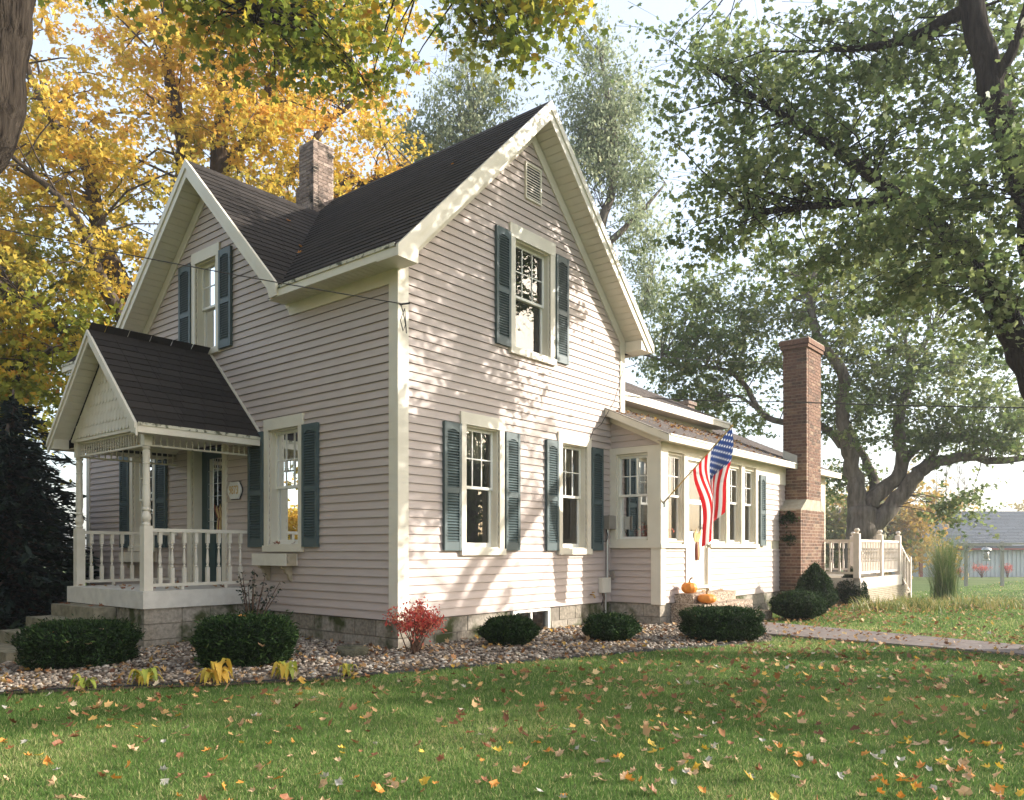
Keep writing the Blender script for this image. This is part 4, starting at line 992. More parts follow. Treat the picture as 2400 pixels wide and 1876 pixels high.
# ---------------- window boxes
def window_box(label, ya, yb, zt, zb):
    t = thing('window_box', label, 'planter', hloc(-.02, (ya + yb) / 2, zb), HROT); h = (yb - ya) / 2; H = zt - zb
    MB().box(-.19, -.172, -h, h, 0, H).build('front_board', 'porch_paint', t); MB().box(-.02, -.002, -h, h, 0, H).build('back_board', 'porch_paint', t)
    for s in (-1, 1):
        c = [( -.172, 0), (-.02, 0), (-.02, H), (-.172, H), (-.150, H * .85), (-.165, H * .6), (-.150, H * .3)]
        MB().prism([(x, s * h - (.018 if s > 0 else 0), z) for x, z in c], (0, .018, 0)).build('end_board', 'box_brown', t)
    MB().box(-.172, -.02, -h + .018, h - .018, .0, .02).build('bottom_board', 'box_brown', t)
    for y in (-h + .14, h - .14):
        P = [(0, 0), (-.17, 0), (-.165, -.035), (-.12, -.05), (-.10, -.10), (-.06, -.12), (-.045, -.18), (-.02, -.21), (0, -.21)]
        MB().prism([(x, y - .022, z - .001) for x, z in P], (0, .044, 0)).build('bracket', 'box_brown', t)
window_box('empty wooden window box on scrolled brackets under the window beside the house number', 1.935, 2.72, 1.125, .965)
window_box('wooden window box behind the porch railing under the porch window', 5.80, 6.75, 1.14, .975)

# ---------------- house number
t = thing('house_number_plaque', 'white plaque with gold number 9873 beside the front door', 'plaque', hloc(-.024, 3.415, 1.905), HROT)
def plaque_outline(s, zo=0):
    w, h = .155, .25; P = []
    for sg in (1, -1):
        pts = [(.105, 0), (.108, .02)] + [(.108 + .060 * math.sin(math.pi * k / 8), .02 + (.21) * k / 8) for k in range(1, 8)] + [(.108, .23), (.105, .25)]
        P += [(sg * a, z) for a, z in (pts if sg > 0 else reversed(pts))]
    return [(a * s, .125 + (z - .125) * s) for a, z in P]
MB().prism([(0, a, z) for a, z in plaque_outline(1.06)], (-.012, 0, 0)).build('backing_board', 'black_rubber', t); MB().prism([(-.012, a, z) for a, z in plaque_outline(.97)], (-.03, 0, 0)).build('board', 'plaque_white', t)
fc = bpy.data.curves.new('digits', 'FONT'); fc.body = '9873'; fc.size = .15; fc.align_x = 'CENTER'; fc.align_y = 'CENTER'; fc.extrude = .002
tmp = bpy.data.objects.new('tmp', fc); C.objects.link(tmp); dg = bpy.context.evaluated_depsgraph_get(); me = bpy.data.meshes.new_from_object(tmp.evaluated_get(dg)); bpy.data.objects.remove(tmp)
me.materials.clear(); me.materials.append(MAT['gold'])
d = put('digits', me, (-.0445, 0, .125), t, (R(90), 0, R(-90)), (.82, 1.15, 1))

# ---------------- Indian corn bundles on the doors
def corn(label, loc, k, dark):
    t = thing('corn_bundle', label, 'corn bundle', loc, HROT); r = random.Random(k)
    for i in range(9):
        mb = MB(); a = r.uniform(-1, 1); L = r.uniform(.16, .24); x = a * .05
        mb.prism([(x - .014, 0, .24), (x + .016, 0, .24), (x * 2.4 + .034, -.03, .26 + L * .7), (x * 2.6 + .01, -.04, .28 + L), (x * 2.4 - .030, -.03, .27 + L * .72)], (0, -.005, 0)); mb.build('husk', 'corn_dark' if dark and i % 2 else 'corn_husk', t)
    for i, x in enumerate((-.032, .0, .034)):
        MB().lathe([(.004, -.02), (.018, .0), (.024, .06), (.024, .16), (.018, .24), (.008, .29)], x, -.03, 8).build('ear', 'corn_dark' if (i + dark) % 2 == 0 else 'corn_husk', t, True)
    return t
def facing(t, w):
    t.rotation_euler.z = HROT + (R(-90) if w == 'L' else 0)
facing(corn('dark Indian corn bundle with husks hanging on the green front door', hloc(.125, 4.08, 1.36), 3, 1), 'L')
facing(corn('straw coloured Indian corn bundle hanging on the white side door', hloc(5.86, -.865, 1.02), 4, 0), 'F')

# ---------------- flag
def make_flag():
    b = Vector(hloc(4.62, -.94, 1.905)); tip = Vector(hloc(4.60, -2.06, 2.97))
    t = thing('flag', 'American flag hanging from a wooden pole on the sunroom corner', 'flag', (0, 0, 0))
    t.location = b
    B = b; dirv = (tip - b)
    MB().tube([(0, 0, 0), tuple(dirv)], .011, 8).build('pole', 'pole_wood', t); MB().lathe([(.004, 0), (.02, .01), (.022, .025), (.012, .04)], dirv.x, dirv.y, 8).build('finial', 'pole_wood', t).location.z = dirv.z - .02
    MB().tube([(-dirv.normalized() * .03).to_tuple(), (dirv.normalized() * .12).to_tuple()], .018, 8).box(-.03, .03, -.0, .03, -.07, .02).build('bracket', 'galvanised', t)
    NS, NT, H, FL = 27, 40, .84, 1.30
    ps = np.array([(dirv * (1 - s / (NS - 1) * H / dirv.length) )[:] for s in range(NS)])
    hx = np.array([(tip - b).x, (tip - b).y]); hx = hx / np.linalg.norm(hx)
    # hanging cloth: threads fall from the sloping staff, draw together and overlap in two soft folds
    sv = (np.arange(NS) / (NS - 1))[:, None]; tv = (np.arange(NT) / (NT - 1))[None]
    hd = np.hypot(ps[:, 0], ps[:, 1])[:, None]; zz = ps[:, 2][:, None]; hT, hL = hd[0, 0], hd[-1, 0]; wH = hT - hL
    g = 1 - .50 * sstep((tv - .12) / .6); hc = hT - .30 * wH - .13 * tv
    hh = hc + (hd - hc) * g - sstep((tv - .1) / .6) * .060 * np.sin(2 * np.pi * (1.15 * sv - .10 + .10 * tv)) + .012 * np.sin(9 * tv + 5 * sv)
    dp = sstep(tv / .5) * .085 * np.cos(2 * np.pi * (1.15 * sv - .10 + .10 * tv)) + .02 * np.sin(7 * tv + 4 * sv) * tv
    zv = zz - FL * tv * (.955 - .05 * sv) - .03 * np.sin(np.pi * sv) * tv
    side = np.array([-hx[1], hx[0]])
    X = np.stack([hh * hx[0] + dp * side[0], hh * hx[1] + dp * side[1], zv], -1)
    i, j = np.meshgrid(np.arange(NS - 1), np.arange(NT - 1), indexing='ij'); q = (i * NT + j).ravel()
    F = np.stack([q, q + 1, q + NT + 1, q + NT], 1)
    o = npmesh('cloth', X.reshape(-1, 3), F, 'flag_cloth', t, smooth=True)
    uv = o.data.uv_layers.new(name='UVMap'); U = np.stack([np.tile(np.arange(NT) / (NT - 1), NS), np.repeat(np.arange(NS) / (NS - 1), NT)], 1)
    uv.data.foreach_set('uv', U[F.ravel()].astype(np.float32).ravel())
def flagmat():
    m, n, o = nt('flag_cloth')
    uv = N(n, 'ShaderNodeUVMap'); sx = N(n, 'ShaderNodeSeparateXYZ'); n.links.new(uv.outputs[0], sx.inputs[0])
    def mth(op, a, b=None, c=None):
        q = N(n, 'ShaderNodeMath', operation=op)
        for i, s in enumerate((a, b, c)):
            if s is None: continue
            if hasattr(s, 'is_linked'): n.links.new(s, q.inputs[i])
            else: q.inputs[i].default_value = s
        return q.outputs[0]
    u, v = sx.outputs[0], sx.outputs[1]
    stripe = mth('LESS_THAN', mth('FRACT', mth('MULTIPLY', v, 6.5)), .5)
    col = mixc(n, stripe, (0.72, 0.70, 0.68), (0.55, 0.018, 0.022))
    can = mth('MULTIPLY', mth('LESS_THAN', u, .4), mth('LESS_THAN', v, 7 / 13))
    # staggered star field: 11 columns by 9 rows, every other cell
    cu, cv = mth('MULTIPLY', u, 11 / .4), mth('MULTIPLY', v, 9 / (7 / 13))
    par = mth('LESS_THAN', mth('MODULO', mth('ADD', mth('FLOOR', cu), mth('FLOOR', cv)), 2.0), .5)
    du = mth('SUBTRACT', mth('FRACT', cu), .5); dv = mth('MULTIPLY', mth('SUBTRACT', mth('FRACT', cv), .5), 1.0)
    rr = mth('SQRT', mth('ADD', mth('MULTIPLY', du, du), mth('MULTIPLY', dv, dv)))
    an = mth('ARCTAN2', dv, du); lim = mth('MULTIPLY_ADD', mth('COSINE', mth('MULTIPLY', mth('ADD', an, R(90)), 5.0)), .11, .30)
    star = mth('MULTIPLY', par, mth('LESS_THAN', rr, lim))
    col = mixc(n, can, col, mixc(n, star, (0.016, 0.045, 0.17), (0.75, 0.75, 0.75)))
    p = N(n, 'ShaderNodeBsdfPrincipled'); n.links.new(col, p.inputs['Base Color']); p.inputs['Roughness'].default_value = .7
    t = N(n, 'ShaderNodeBsdfTranslucent'); n.links.new(col, t.inputs[0]); x = N(n, 'ShaderNodeMixShader'); x.inputs[0].default_value = .45
    n.links.new(p.outputs[0], x.inputs[1]); n.links.new(t.outputs[0], x.inputs[2]); n.links.new(x.outputs[0], o.inputs[0])
flagmat(); make_flag()

# ---------------- pumpkins
def pumpkin(label, loc, r, h):
    t = thing('pumpkin', label, 'pumpkin', loc, random.random() * 6, group=None); S, K = 40, 12; V = []; Fq = []
    for i in range(K + 1):
        ph = math.pi * i / K
        for s in range(S):
            th = 2 * math.pi * s / S; rib = 1 + .07 * abs(math.sin(th * 5)) - .04
            rr = r * math.sin(ph) ** .8 * rib; z = h / 2 - math.cos(ph) * h / 2 * (1 - .12 * math.exp(-(math.sin(ph) / .35) ** 2))
            V.append((rr * math.cos(th), rr * math.sin(th), z))
    for i in range(K):
        for s in range(S): s2 = (s + 1) % S; Fq.append((i * S + s, i * S + s2, (i + 1) * S + s2, (i + 1) * S + s))
    npmesh('flesh', V, Fq, 'pumpkin', t, smooth=True)
    MB().tube([(0, 0, h * .9), (0.005, 0, h * .9 + .04), (.025, 0, h * .9 + .075), (.055, 0, h * .9 + .085)], [.022, .013, .011, .014], 7).build('stalk', 'stem', t, True)
pumpkin('round orange pumpkin on the top aggregate step', hloc(5.16, -1.10, .478), .125, .19); pumpkin('squat orange pumpkin on the middle aggregate step', hloc(5.22, -1.37, .328), .145, .165)
t = thing('bird_figure', 'small cream and brown bird figure on the aggregate steps', 'figurine', hloc(5.46, -1.62, .153), HROT)
MB().lathe([(.02, 0), (.05, .02), (.055, .06), (.03, .10), (.01, .12)], 0, 0, 10).build('body', 'plaque_white', t, True); MB().lathe([(.01, .09), (.032, .11), (.03, .14), (.01, .155)], .05, 0, 8).build('head', 'corn_dark', t, True)
# ================================================================ deck behind the chimney
def make_deck():
    t = thing('wooden_deck', 'cream painted raised deck with turned balusters, lattice skirt and stairs', 'deck', hloc(11.2, -1.95, 0), HROT)
    b = lambda *a: MB().box(*a)
    L, Dp, zf = 3.4, 3.6, .575
    for i in range(24): b(.0, L, .03 + i * .15, .03 + i * .15 + .14, zf - .04, zf).build('floor_board', 'deck_floor', t)
    b(-.02, L, -.03, .0, zf - .235, zf + .005).build('skirt_board', 'deck_paint', t); b(-.04, -.0, .0, Dp, zf - .235, zf + .005).build('skirt_board', 'deck_paint', t)
    def lattice(p, q, z0, z1):
        p, q = Vector(p), Vector(q); Ln = (q - p).length; d = (q - p) / Ln; h = z1 - z0; mb = MB()
        k = -h
        while k < Ln:
            for s in (1, -1):
                a, c = (k, k + h) if s > 0 else (k + h, k)
                pts = [(a, z0), (c, z1)]
                # clip to the panel
                (a0, za), (a1, zb) = pts
                def cl(a0, za, a1, zb):
                    for lim, sg in ((0, 1), (Ln, -1)):
                        if sg * (a0 - lim) < 0 and sg * (a1 - lim) < 0: return None
                        if sg * (a0 - lim) < 0: za += (zb - za) * (lim - a0) / (a1 - a0); a0 = lim
                        if sg * (a1 - lim) < 0: zb += (za - zb) * (lim - a1) / (a0 - a1); a1 = lim
                    return a0, za, a1, zb
                c2 = cl(a0, za, a1, zb)
                if c2 and abs(c2[2] - c2[0]) > .01:
                    P, Q = p + d * c2[0], p + d * c2[2]; mb.bar((P.x, P.y, c2[1]), (Q.x, Q.y, c2[3]), .008, .034, up=(0, 0, 1))
            k += .085
        o = mb.build('lattice_panel', 'lattice_wood', t); o['kind'] = 'stuff'
    lattice((-.0, -.012, 0), (L, -.012, 0), .0, .335); lattice((-.02, 0, 0), (-.02, Dp, 0), .0, .335)
    post_me = MB().box(-.06, .06, -.06, .06, 0, 1.0).lathe([(.075, 1.0), (.075, 1.02), (.03, 1.03), (.03, 1.05), (.055, 1.075), (.055, 1.10), (.03, 1.13)], 0, 0, 10).mesh('deck_post', 'deck_paint')
    posts = [(0.0, .05), (1.75, .05), (L - .05, .05), (0.0, 1.9), (0, Dp), (L - .05, 1.1), (L - .05, Dp)]
    for p in posts: put('deck_post', post_me, (p[0] + .02, p[1], zf - .07), t)
    dbal = MB().box(-.02, .02, -.02, .02, 0, .2).box(-.02, .02, -.02, .02, .5, .64).lathe([(.01, .2), (.02, .22), (.012, .26), (.019, .30), (.011, .40), (.019, .44), (.011, .47), (.01, .5)], 0, 0, 6).mesh('baluster', 'deck_paint')
    def rail(p, q, n):
        r = MB().bar((*p, zf + .80), (*q, zf + .80), .07, .05).build('deck_railing', 'deck_paint', t); MB().bar((*p, zf + .11), (*q, zf + .11), .05, .05).build('bottom_rail', 'deck_paint', r)
        for i in range(n): k = (i + .5) / n; put('baluster', dbal, (p[0] + (q[0] - p[0]) * k, p[1] + (q[1] - p[1]) * k, zf + .135), r)
    rail((.08, .05), (1.69, .05), 13); rail((1.83, .05), (L - .09, .05), 12); rail((.02, .12), (.02, 1.84), 9); rail((.02, 1.96), (.02, Dp - .05), 9); rail((L - .05, 1.2), (L - .05, Dp - .05), 9); rail((.08, Dp), (L - .1, Dp), 12)
    # stairs down to the lawn
    for i in range(3):
        x = L + i * .32; z = zf - .05 - (i) * .19
        b(x + .0, x + .32, .0, 1.1, z - .045, z).build('tread', 'deck_floor', t); b(x + .0, x + .02, 0.0, 1.1, max(z - .19, 0), z - .05).build('riser', 'deck_paint', t)
    lattice((L + .02, -.012, 0), (L + .62, -.012, 0), .0, .30)
    e = L + 1.05
    for y in (.05, 1.05):
        mb = MB(); mb.bar((L - .03, y, zf + .80), (e, y, .85), .06, .06); mb.bar((L - .03, y, zf + .06), (e, y, .12), .06, .06); r = mb.build('stair_railing', 'deck_paint', t)
        for k in (.30, .55, .80): put('baluster', MB().box(-.02, .02, -.02, .02, 0, .70).mesh('baluster', 'deck_paint'), (L + (e - L) * k, y, zf + .08 + (.12 - zf - .06) * k), r)
        MB().box(e - .05, e + .05, y - .05, y + .05, -.05, 1.0).build('newel', 'deck_paint', t)
make_deck()

# ================================================================ barn, clothes-line frame, feeder
def make_barn():
    D = 55.0; x0 = (2160.7 - CX) / F_PX * D; zb = -.80; L = 17.0
    t = thing('barn', 'long low pale blue metal barn with grey shingle roof', 'barn', (x0, D, 0))
    zw, zr, hw = 1.55, 4.05, 3.4
    MB().box(0, L, 0, 6.8, zb, zw).build('wall', 'barn_metal', t)
    for i in range(56): MB().box(.02 + i * .30, .06 + i * .30, -.05, 0, zb, zw).build('wall_rib', 'barn_metal', t)
    rf = MB().prism([(-.6, -.45, zw - .12), (-.6, hw, zr), (-.6, 7.25, zw - .12), (-.6, 7.25, zw - .28), (-.6, hw, zr - .16), (-.6, -.45, zw - .28)], (L + 1.2, 0, 0)).build('roof', 'barn_shingle', t)
    mb = MB(); up = Vector((0, hw + .45, zr - zw + .12)).normalized(); nr = Vector((0, -up.z, up.y)); rows = 24; W = (Vector((0, hw + .45, zr - zw + .12)).length) / rows
    for r in range(rows):
        x = -.6 - random.random()
        while x < L + .6:
            p = Vector((max(x, -.62), -.46, zw - .115)) + up * (r * W); e = min(x + 1.0, L + .62)
            if e > p.x: mb.prism([p, p + nr * .03, p + up * W + nr * .008, p + up * W], (e - p.x - .02, 0, 0))
            x += 1.0
    o = mb.build('shingles', 'barn_shingle_many', rf); o['kind'] = 'stuff'
    MB().box(-.18, .02, -.1, .1, zb, zw).build('corner_board', 'barn_red', t); MB().box(-.55, L, -.47, -.40, zw - .36, zw - .24).build('eave_board', 'barn_red', t)
make_barn()
def make_frame():
    D = 31.0; p1, p2 = at(2264, 1375, D), at(2349, 1377, D); zg = gz(p1[0], D)
    t = thing('clothesline_frame', 'weathered wooden post and beam frame standing on the far lawn', 'frame', (p1[0], D, zg)); w = p2[0] - p1[0]
    for x in (0, w): MB().box(x - .05, x + .05, -.05, .05, -.1, 1.78).build('post', 'weathered_wood', t)
    MB().box(-.34, w + .32, -.11, -.05, 1.60, 1.70).build('beam', 'weathered_wood', t); MB().box(w * .55, w + 3.2, .05, .10, 1.66, 1.73).build('beam', 'weathered_wood', t)
    MB().bar((.0, -.08, 1.38), (.24, -.08, 1.60), .05, .06).build('brace', 'weathered_wood', t); MB().bar((w, -.08, 1.38), (w - .24, -.08, 1.60), .05, .06).build('brace', 'weathered_wood', t)
    MB().tube([(w + .32, -.08, 1.66), (w + .9, -.2, 1.64), (w + 1.7, -.4, 1.67)], .008, 5).build('rope', 'plaque_white', t)
    c = ((2309 - CX) / F_PX * D - p1[0])
    f = thing('bird_feeder', 'hanging tube bird feeder with a grey dome baffle under the wooden beam', 'bird feeder', (p1[0] + c, D - .08, zg + 1.02))
    MB().lathe([(.19, .40), (.185, .43), (.15, .49), (.08, .53), (.01, .54)], 0, 0, 16).build('dome', 'galvanised', f, True); MB().lathe([(.085, .06), (.085, .40)], 0, 0, 12).build('tube', 'clear_tube', f, True)
    MB().lathe([(.12, .0), (.13, .04), (.13, .06), (.09, .06)], 0, 0, 14).build('tray', 'galvanised', f, True); MB().tube([(0, 0, .53), (0, 0, .62)], .01, 6).build('hanger', 'galvanised', f)
    for z in (.14, .24): MB().tube([(-.14, -.02, z), (.14, -.02, z)], .008, 5).build('perch', 'black_rubber', f)
make_frame()

# ================================================================ cables and aerial
def cable(label, pts, r, sag, ins=True):
    P = [Vector(p) for p in pts]; out = []
    for a, b in zip(P, P[1:]):
        for k in range(14): t = k / 14; out.append(a.lerp(b, t) - Vector((0, 0, sag * 4 * t * (1 - t))))
    out.append(P[-1]); o = thing('overhead_cable', label, 'cable', tuple(P[0]))
    MB().tube([tuple(p - P[0]) for p in out], r, 5).build('wire', 'cable', o); return o
c1 = cable('thin dark cable running from the far left to the front corner of the house', [at(939, 712, 9.12), at(-900, 330, 9.3)], .007, .10)
MB().tube([(0, 0, 0), (.03, -.02, -.10), (.06, -.02, -.25), (.03, -.01, -.32), (.0, -.02, -.20), (.05, -.02, -.06), (.07, -.02, -.35)], .006, 5).build('drip_loop', 'cable', c1); MB().tube([(-.02, .03, 0), (.10, .05, .02)], .012, 6).build('insulator', 'black_rubber', c1)
cable('lower dark cable running from the wing eave past the tall brick chimney', [at(1462, 928, 13.0), at(1845, 942, 12.2), at(2700, 956, 10.5)], .009, .03)
cable('upper thin cable running behind the tall brick chimney top', [at(1470, 826, 17.5), at(1845, 848, 18.5), at(2800, 852, 20)], .006, .08)
cable('loose wire drooping down the gable wall towards the sunroom window', [at(1462, 862, 12.85), at(1440, 940, 12.6), at(1409, 995, 12.35), at(1390, 1010, 12.2), at(1383, 1030, 12.15)], .006, 0)
def aerial():
    t = thing('tv_aerial', 'thin metal television aerial rising behind the gable roof', 'aerial', at(1440, 1000, 19.0)); z0 = at(1440, 1000, 19)[2]; x0 = at(1440, 1000, 19)[0]
    def rod(n, a, b, r=.008): A, B = at(*a, 19.0), at(*b, 19.0); MB().tube([(A[0] - x0, 0, A[2] - z0), (B[0] - x0, 0, B[2] - z0)], r, 5).build(n, 'galvanised', t)
    rod('mast', (1440, 1000), (1440, 600), .02); rod('boom', (1440, 605), (1463, 607), .012); rod('element', (1446, 585), (1440, 610)); rod('element', (1466, 596), (1455, 622)); rod('element', (1440, 644), (1542, 648)); rod('element', (1440, 658), (1527, 664)); rod('element', (1440, 664), (1507, 668)); rod('element', (1440, 672), (1476, 674))
aerial()

# ================================================================ plants
LEAF = {
    'diamond': np.array([(0, -.5, 0), (.28, 0, .06), (0, .5, 0), (-.28, 0, .06)]),
    'sliver': np.array([(0, -.5, 0), (.13, 0, .03), (0, .5, 0), (-.13, 0, .03)]),
    'tri': np.array([(0, .62, 0), (.16, .18, .03), (.50, .26, .10), (.13, -.38, .02), (-.13, -.38, .02), (-.50, .26, .10), (-.16, .18, .03)]),
    'maple': np.array([(0, .60, -.03), (.17, .31, .03), (.48, .38, .10), (.32, .06, .05), (.40, -.18, .08), (0, -.28, 0), (-.40, -.18, .08), (-.32, .06, .05), (-.48, .38, .10), (-.17, .31, .03)]),
}
def unit(a): return a / (np.linalg.norm(a, axis=-1, keepdims=True) + 1e-9)
def leaf_mesh(name, P, size, shape, mat, parent, rnd, r, up=0.5, droop=0.3, d=None, width=1.0, kind=None):
    n = len(P); T = LEAF[shape]; k = len(T)
    nr = unit(r.normal(size=(n, 3)) + np.array([0, 0, up * 2]))
    if d is None: d = r.normal(size=(n, 3)) + np.array([0, 0, -droop * 2])
    d = unit(d - nr * np.sum(d * nr, 1, keepdims=True)); s = np.cross(d, nr)
    sz = (size * r.uniform(.65, 1.3, n))[:, None, None]
    V = P[:, None, :] + sz * (T[None, :, 0:1] * width * s[:, None] + T[None, :, 1:2] * d[:, None] + T[None, :, 2:3] * nr[:, None])
    o = npmesh(name, V.reshape(-1, 3), np.arange(n * k).reshape(n, k), mat, parent, np.repeat(np.clip(rnd, 0, 1), k))
    if kind: o['kind'] = kind
    return o
def spline(pts, n=6):
    P = [np.array(p, float) for p in pts]; Q = [P[0] * 2 - P[1]] + P + [P[-1] * 2 - P[-2]]; out = []
    for i in range(1, len(Q) - 2):
        for k in range(n):
            t = k / n; a, b, c, d = Q[i - 1], Q[i], Q[i + 1], Q[i + 2]
            out.append(.5 * (2 * b + (c - a) * t + (2 * a - 5 * b + 4 * c - d) * t * t + (3 * b - a - 3 * c + d) * t ** 3))
    out.append(P[-1]); return np.array(out)
def limb(mb, pts, seg=9, n=5, jit=.0, rr=random):
    """pts = (x, y, z, radius)"""
    S = spline(pts, n)
    for i in range(1, len(S) - 1): S[i, :3] += np.array([rr.gauss(0, jit) for _ in range(3)]) * S[i, 3]
    mb.tube([tuple(q[:3]) for q in S], [max(.004, q[3] * (1 + rr.uniform(-.03, .03))) for q in S], seg); return S
def tree(name, label, base, limbs, lobes, leafn, leafsize, shape, mat, bark, seed, cspread=.55, flat=.6, group=None, twig=3, hue=(.0, 1.0), hue_z=None, up=.5, droop=.4, trunk_n=1, shell=2.2, br=.03, extra=None, seg=9, cat='tree'):
    r = np.random.default_rng(seed); rr = random.Random(seed)
    t = thing(name, label, cat, base, 0, group); B = np.array(base)
    tm = MB(); lm = MB(); nodes = []
    for i, L in enumerate(limbs):
        S = limb(tm if i < trunk_n else lm, [(p[0] - B[0], p[1] - B[1], p[2] - B[2], p[3]) for p in L], seg if i < trunk_n else 7, 5, .04 if i < trunk_n else .12, rr); nodes.append(S)
    nodes = np.concatenate(nodes)
    cen = []
    for (c, rad, k) in lobes:
        u = unit(r.normal(size=(k, 3))); q = u * (r.random((k, 1)) ** (1 / shell)) * np.array(rad) + np.array(c) - B; cen.append(q)
    cen = np.concatenate(cen)
    ctr = nodes[:, :3].mean(0)
    tw = []
    for c in cen:                                    # a bough to every leaf clump
        dd = np.linalg.norm(nodes[:, :3] - c, axis=1) + .35 * np.maximum(0, nodes[:, 2] - c[2] + .3)
        p = nodes[np.argsort(dd)[rr.randrange(0, 7)]]; L = np.linalg.norm(c - p[:3]); m1 = p[:3] * .6 + c * .4 + np.array([rr.gauss(0, .06) * L, rr.gauss(0, .06) * L, .10 * L])
        r0 = min(p[3] * .7, br * (0.4 + .25 * L)); lm.tube([tuple(p[:3]), tuple(m1), tuple(m1 * .35 + c * .65 + np.array([0, 0, .03 * L])), tuple(c)], [r0, r0 * .7, r0 * .45, r0 * .22], 5, False)
        ntw = twig * 3
        for k in range(ntw):
            e = c + r.normal(size=3) * cspread * 1.25 * np.array([1, 1, flat]) + np.array([0, 0, -.12 * cspread * droop]); s = c * .8 + m1 * .2; tw.append((s, e))
            if k < twig + 1: lm.tube([tuple(s), tuple((s + e) / 2 + np.array([0, 0, .04])), tuple(e)], [r0 * .2, r0 * .14, .003], 3, False)
    tm.build('trunk', bark, t, True)
    if lm.f: lm.build('limbs', bark, t, True)
    per = max(1, leafn // len(cen)); idx = np.repeat(np.arange(len(cen)), per); ntw = twig * 3
    TS = np.array([q[0] for q in tw]); TE = np.array([q[1] for q in tw]); ti = idx * ntw + r.integers(0, ntw, len(idx)); u = r.random((len(idx), 1)) ** .65
    P = TS[ti] * (1 - u) + TE[ti] * u + r.normal(size=(len(idx), 3)) * np.array([1, 1, .7]) * max(leafsize * .75, cspread * .16)
    crn = r.random(len(cen)); rnd = .55 * crn[idx] + .45 * r.random(len(idx))
    rnd = hue[0] + (hue[1] - hue[0]) * rnd
    if hue_z is not None: rnd = rnd + hue_z[1] * (P[:, 2] + B[2] - hue_z[0])
    leaf_mesh('crown', P, leafsize, shape, mat, t, rnd, r, up, droop)
    return t
def A(px, py, d, rad): p = at(px, py, d); return (p[0], p[1], p[2], rad)

# yellow maple behind the house
D = 20.0
tree('yellow_maple', 'large golden yellow maple rising behind the porch gable', (-7.6, 20.5, gz(-7.6, 20.5)),
     [[(-7.6, 20.5, -.3, .50), (-7.7, 20.5, 2, .42), (-7.8, 20.4, 4.2, .38)],
      [(-7.8, 20.4, 4.2, .30), A(430, 640, 20, .26), A(425, 480, 20, .22), A(430, 340, 19.6, .17), A(395, 160, 19, .12), A(390, -50, 18.6, .07)],
      [(-7.8, 20.4, 3.9, .30), A(300, 700, 19, .25), A(240, 560, 18.5, .20), A(205, 400, 18, .15), A(110, 260, 17, .09), A(50, 120, 16.5, .05)],
      [(-7.8, 20.4, 4.2, .26), A(510, 400, 20, .22), A(525, 260, 20, .17), A(515, 100, 20, .12), A(560, -80, 20, .06)],
      [A(500, 420, 20, .2), A(600, 300, 19, .13), A(640, 160, 18.5, .08), A(700, 20, 18, .04)],
      [(-7.7, 20.5, 3.0, .24), A(620, 480, 21, .16), A(680, 420, 21, .12), A(760, 300, 21, .08), A(880, 200, 21, .04)],
      [(-7.7, 20.5, 3.2, .22), A(270, 720, 17.5, .16), A(215, 600, 17, .12), A(165, 490, 16.5, .09), A(20, 360, 16, .04)],
      [(-7.6, 20.5, 2.6, .2), A(780, 470, 21, .12), A(860, 430, 21, .08), A(960, 380, 21, .04)],
      [(-7.7, 20.5, 2.8, .22), A(180, 800, 18, .14), A(80, 720, 17.5, .09), A(-60, 680, 17, .05)]],
     [((-8.0, 19.5, 11.5), (5.4, 4.2, 5.2), 150), ((-4.6, 20.3, 10.2), (3.0, 3.0, 2.6), 60), ((-3.6, 20.8, 8.2), (2.2, 2.6, 1.5), 32), ((-11.0, 17.5, 8.5), (3.6, 3.0, 3.2), 80), ((-6.0, 19.0, 14.2), (4.5, 3.5, 3.0), 60)],
     66000, .118, 'tri', 'leaf_yellow', 'bark_brown', 21, .50, .55, hue=(.0, .95), hue_z=(9.0, .045), up=.35, droop=.5, br=.028)
tree('shaded_maple', 'dim olive green maple behind the dark spruce at the porch end', (-12.5, 19.0, gz(-12.5, 19)),
     [[(-12.5, 19, -.3, .3), (-12.4, 19, 3, .24), (-12.2, 18.8, 6, .14)], [(-12.4, 19, 3, .16), (-11, 17.5, 5, .09), (-9.6, 16.4, 5.4, .04)], [(-12.4, 19, 3, .15), (-13.5, 17.5, 5, .08)]],
     [((-11.2, 17.4, 5.4), (3.2, 2.0, 2.0), 70), ((-12.6, 19, 7.2), (3.0, 2.6, 2.4), 50)], 16000, .14, 'tri', 'leaf_turning', 'bark_brown', 22, .6, .5, hue=(.3, 1.0), up=.4, br=.02)
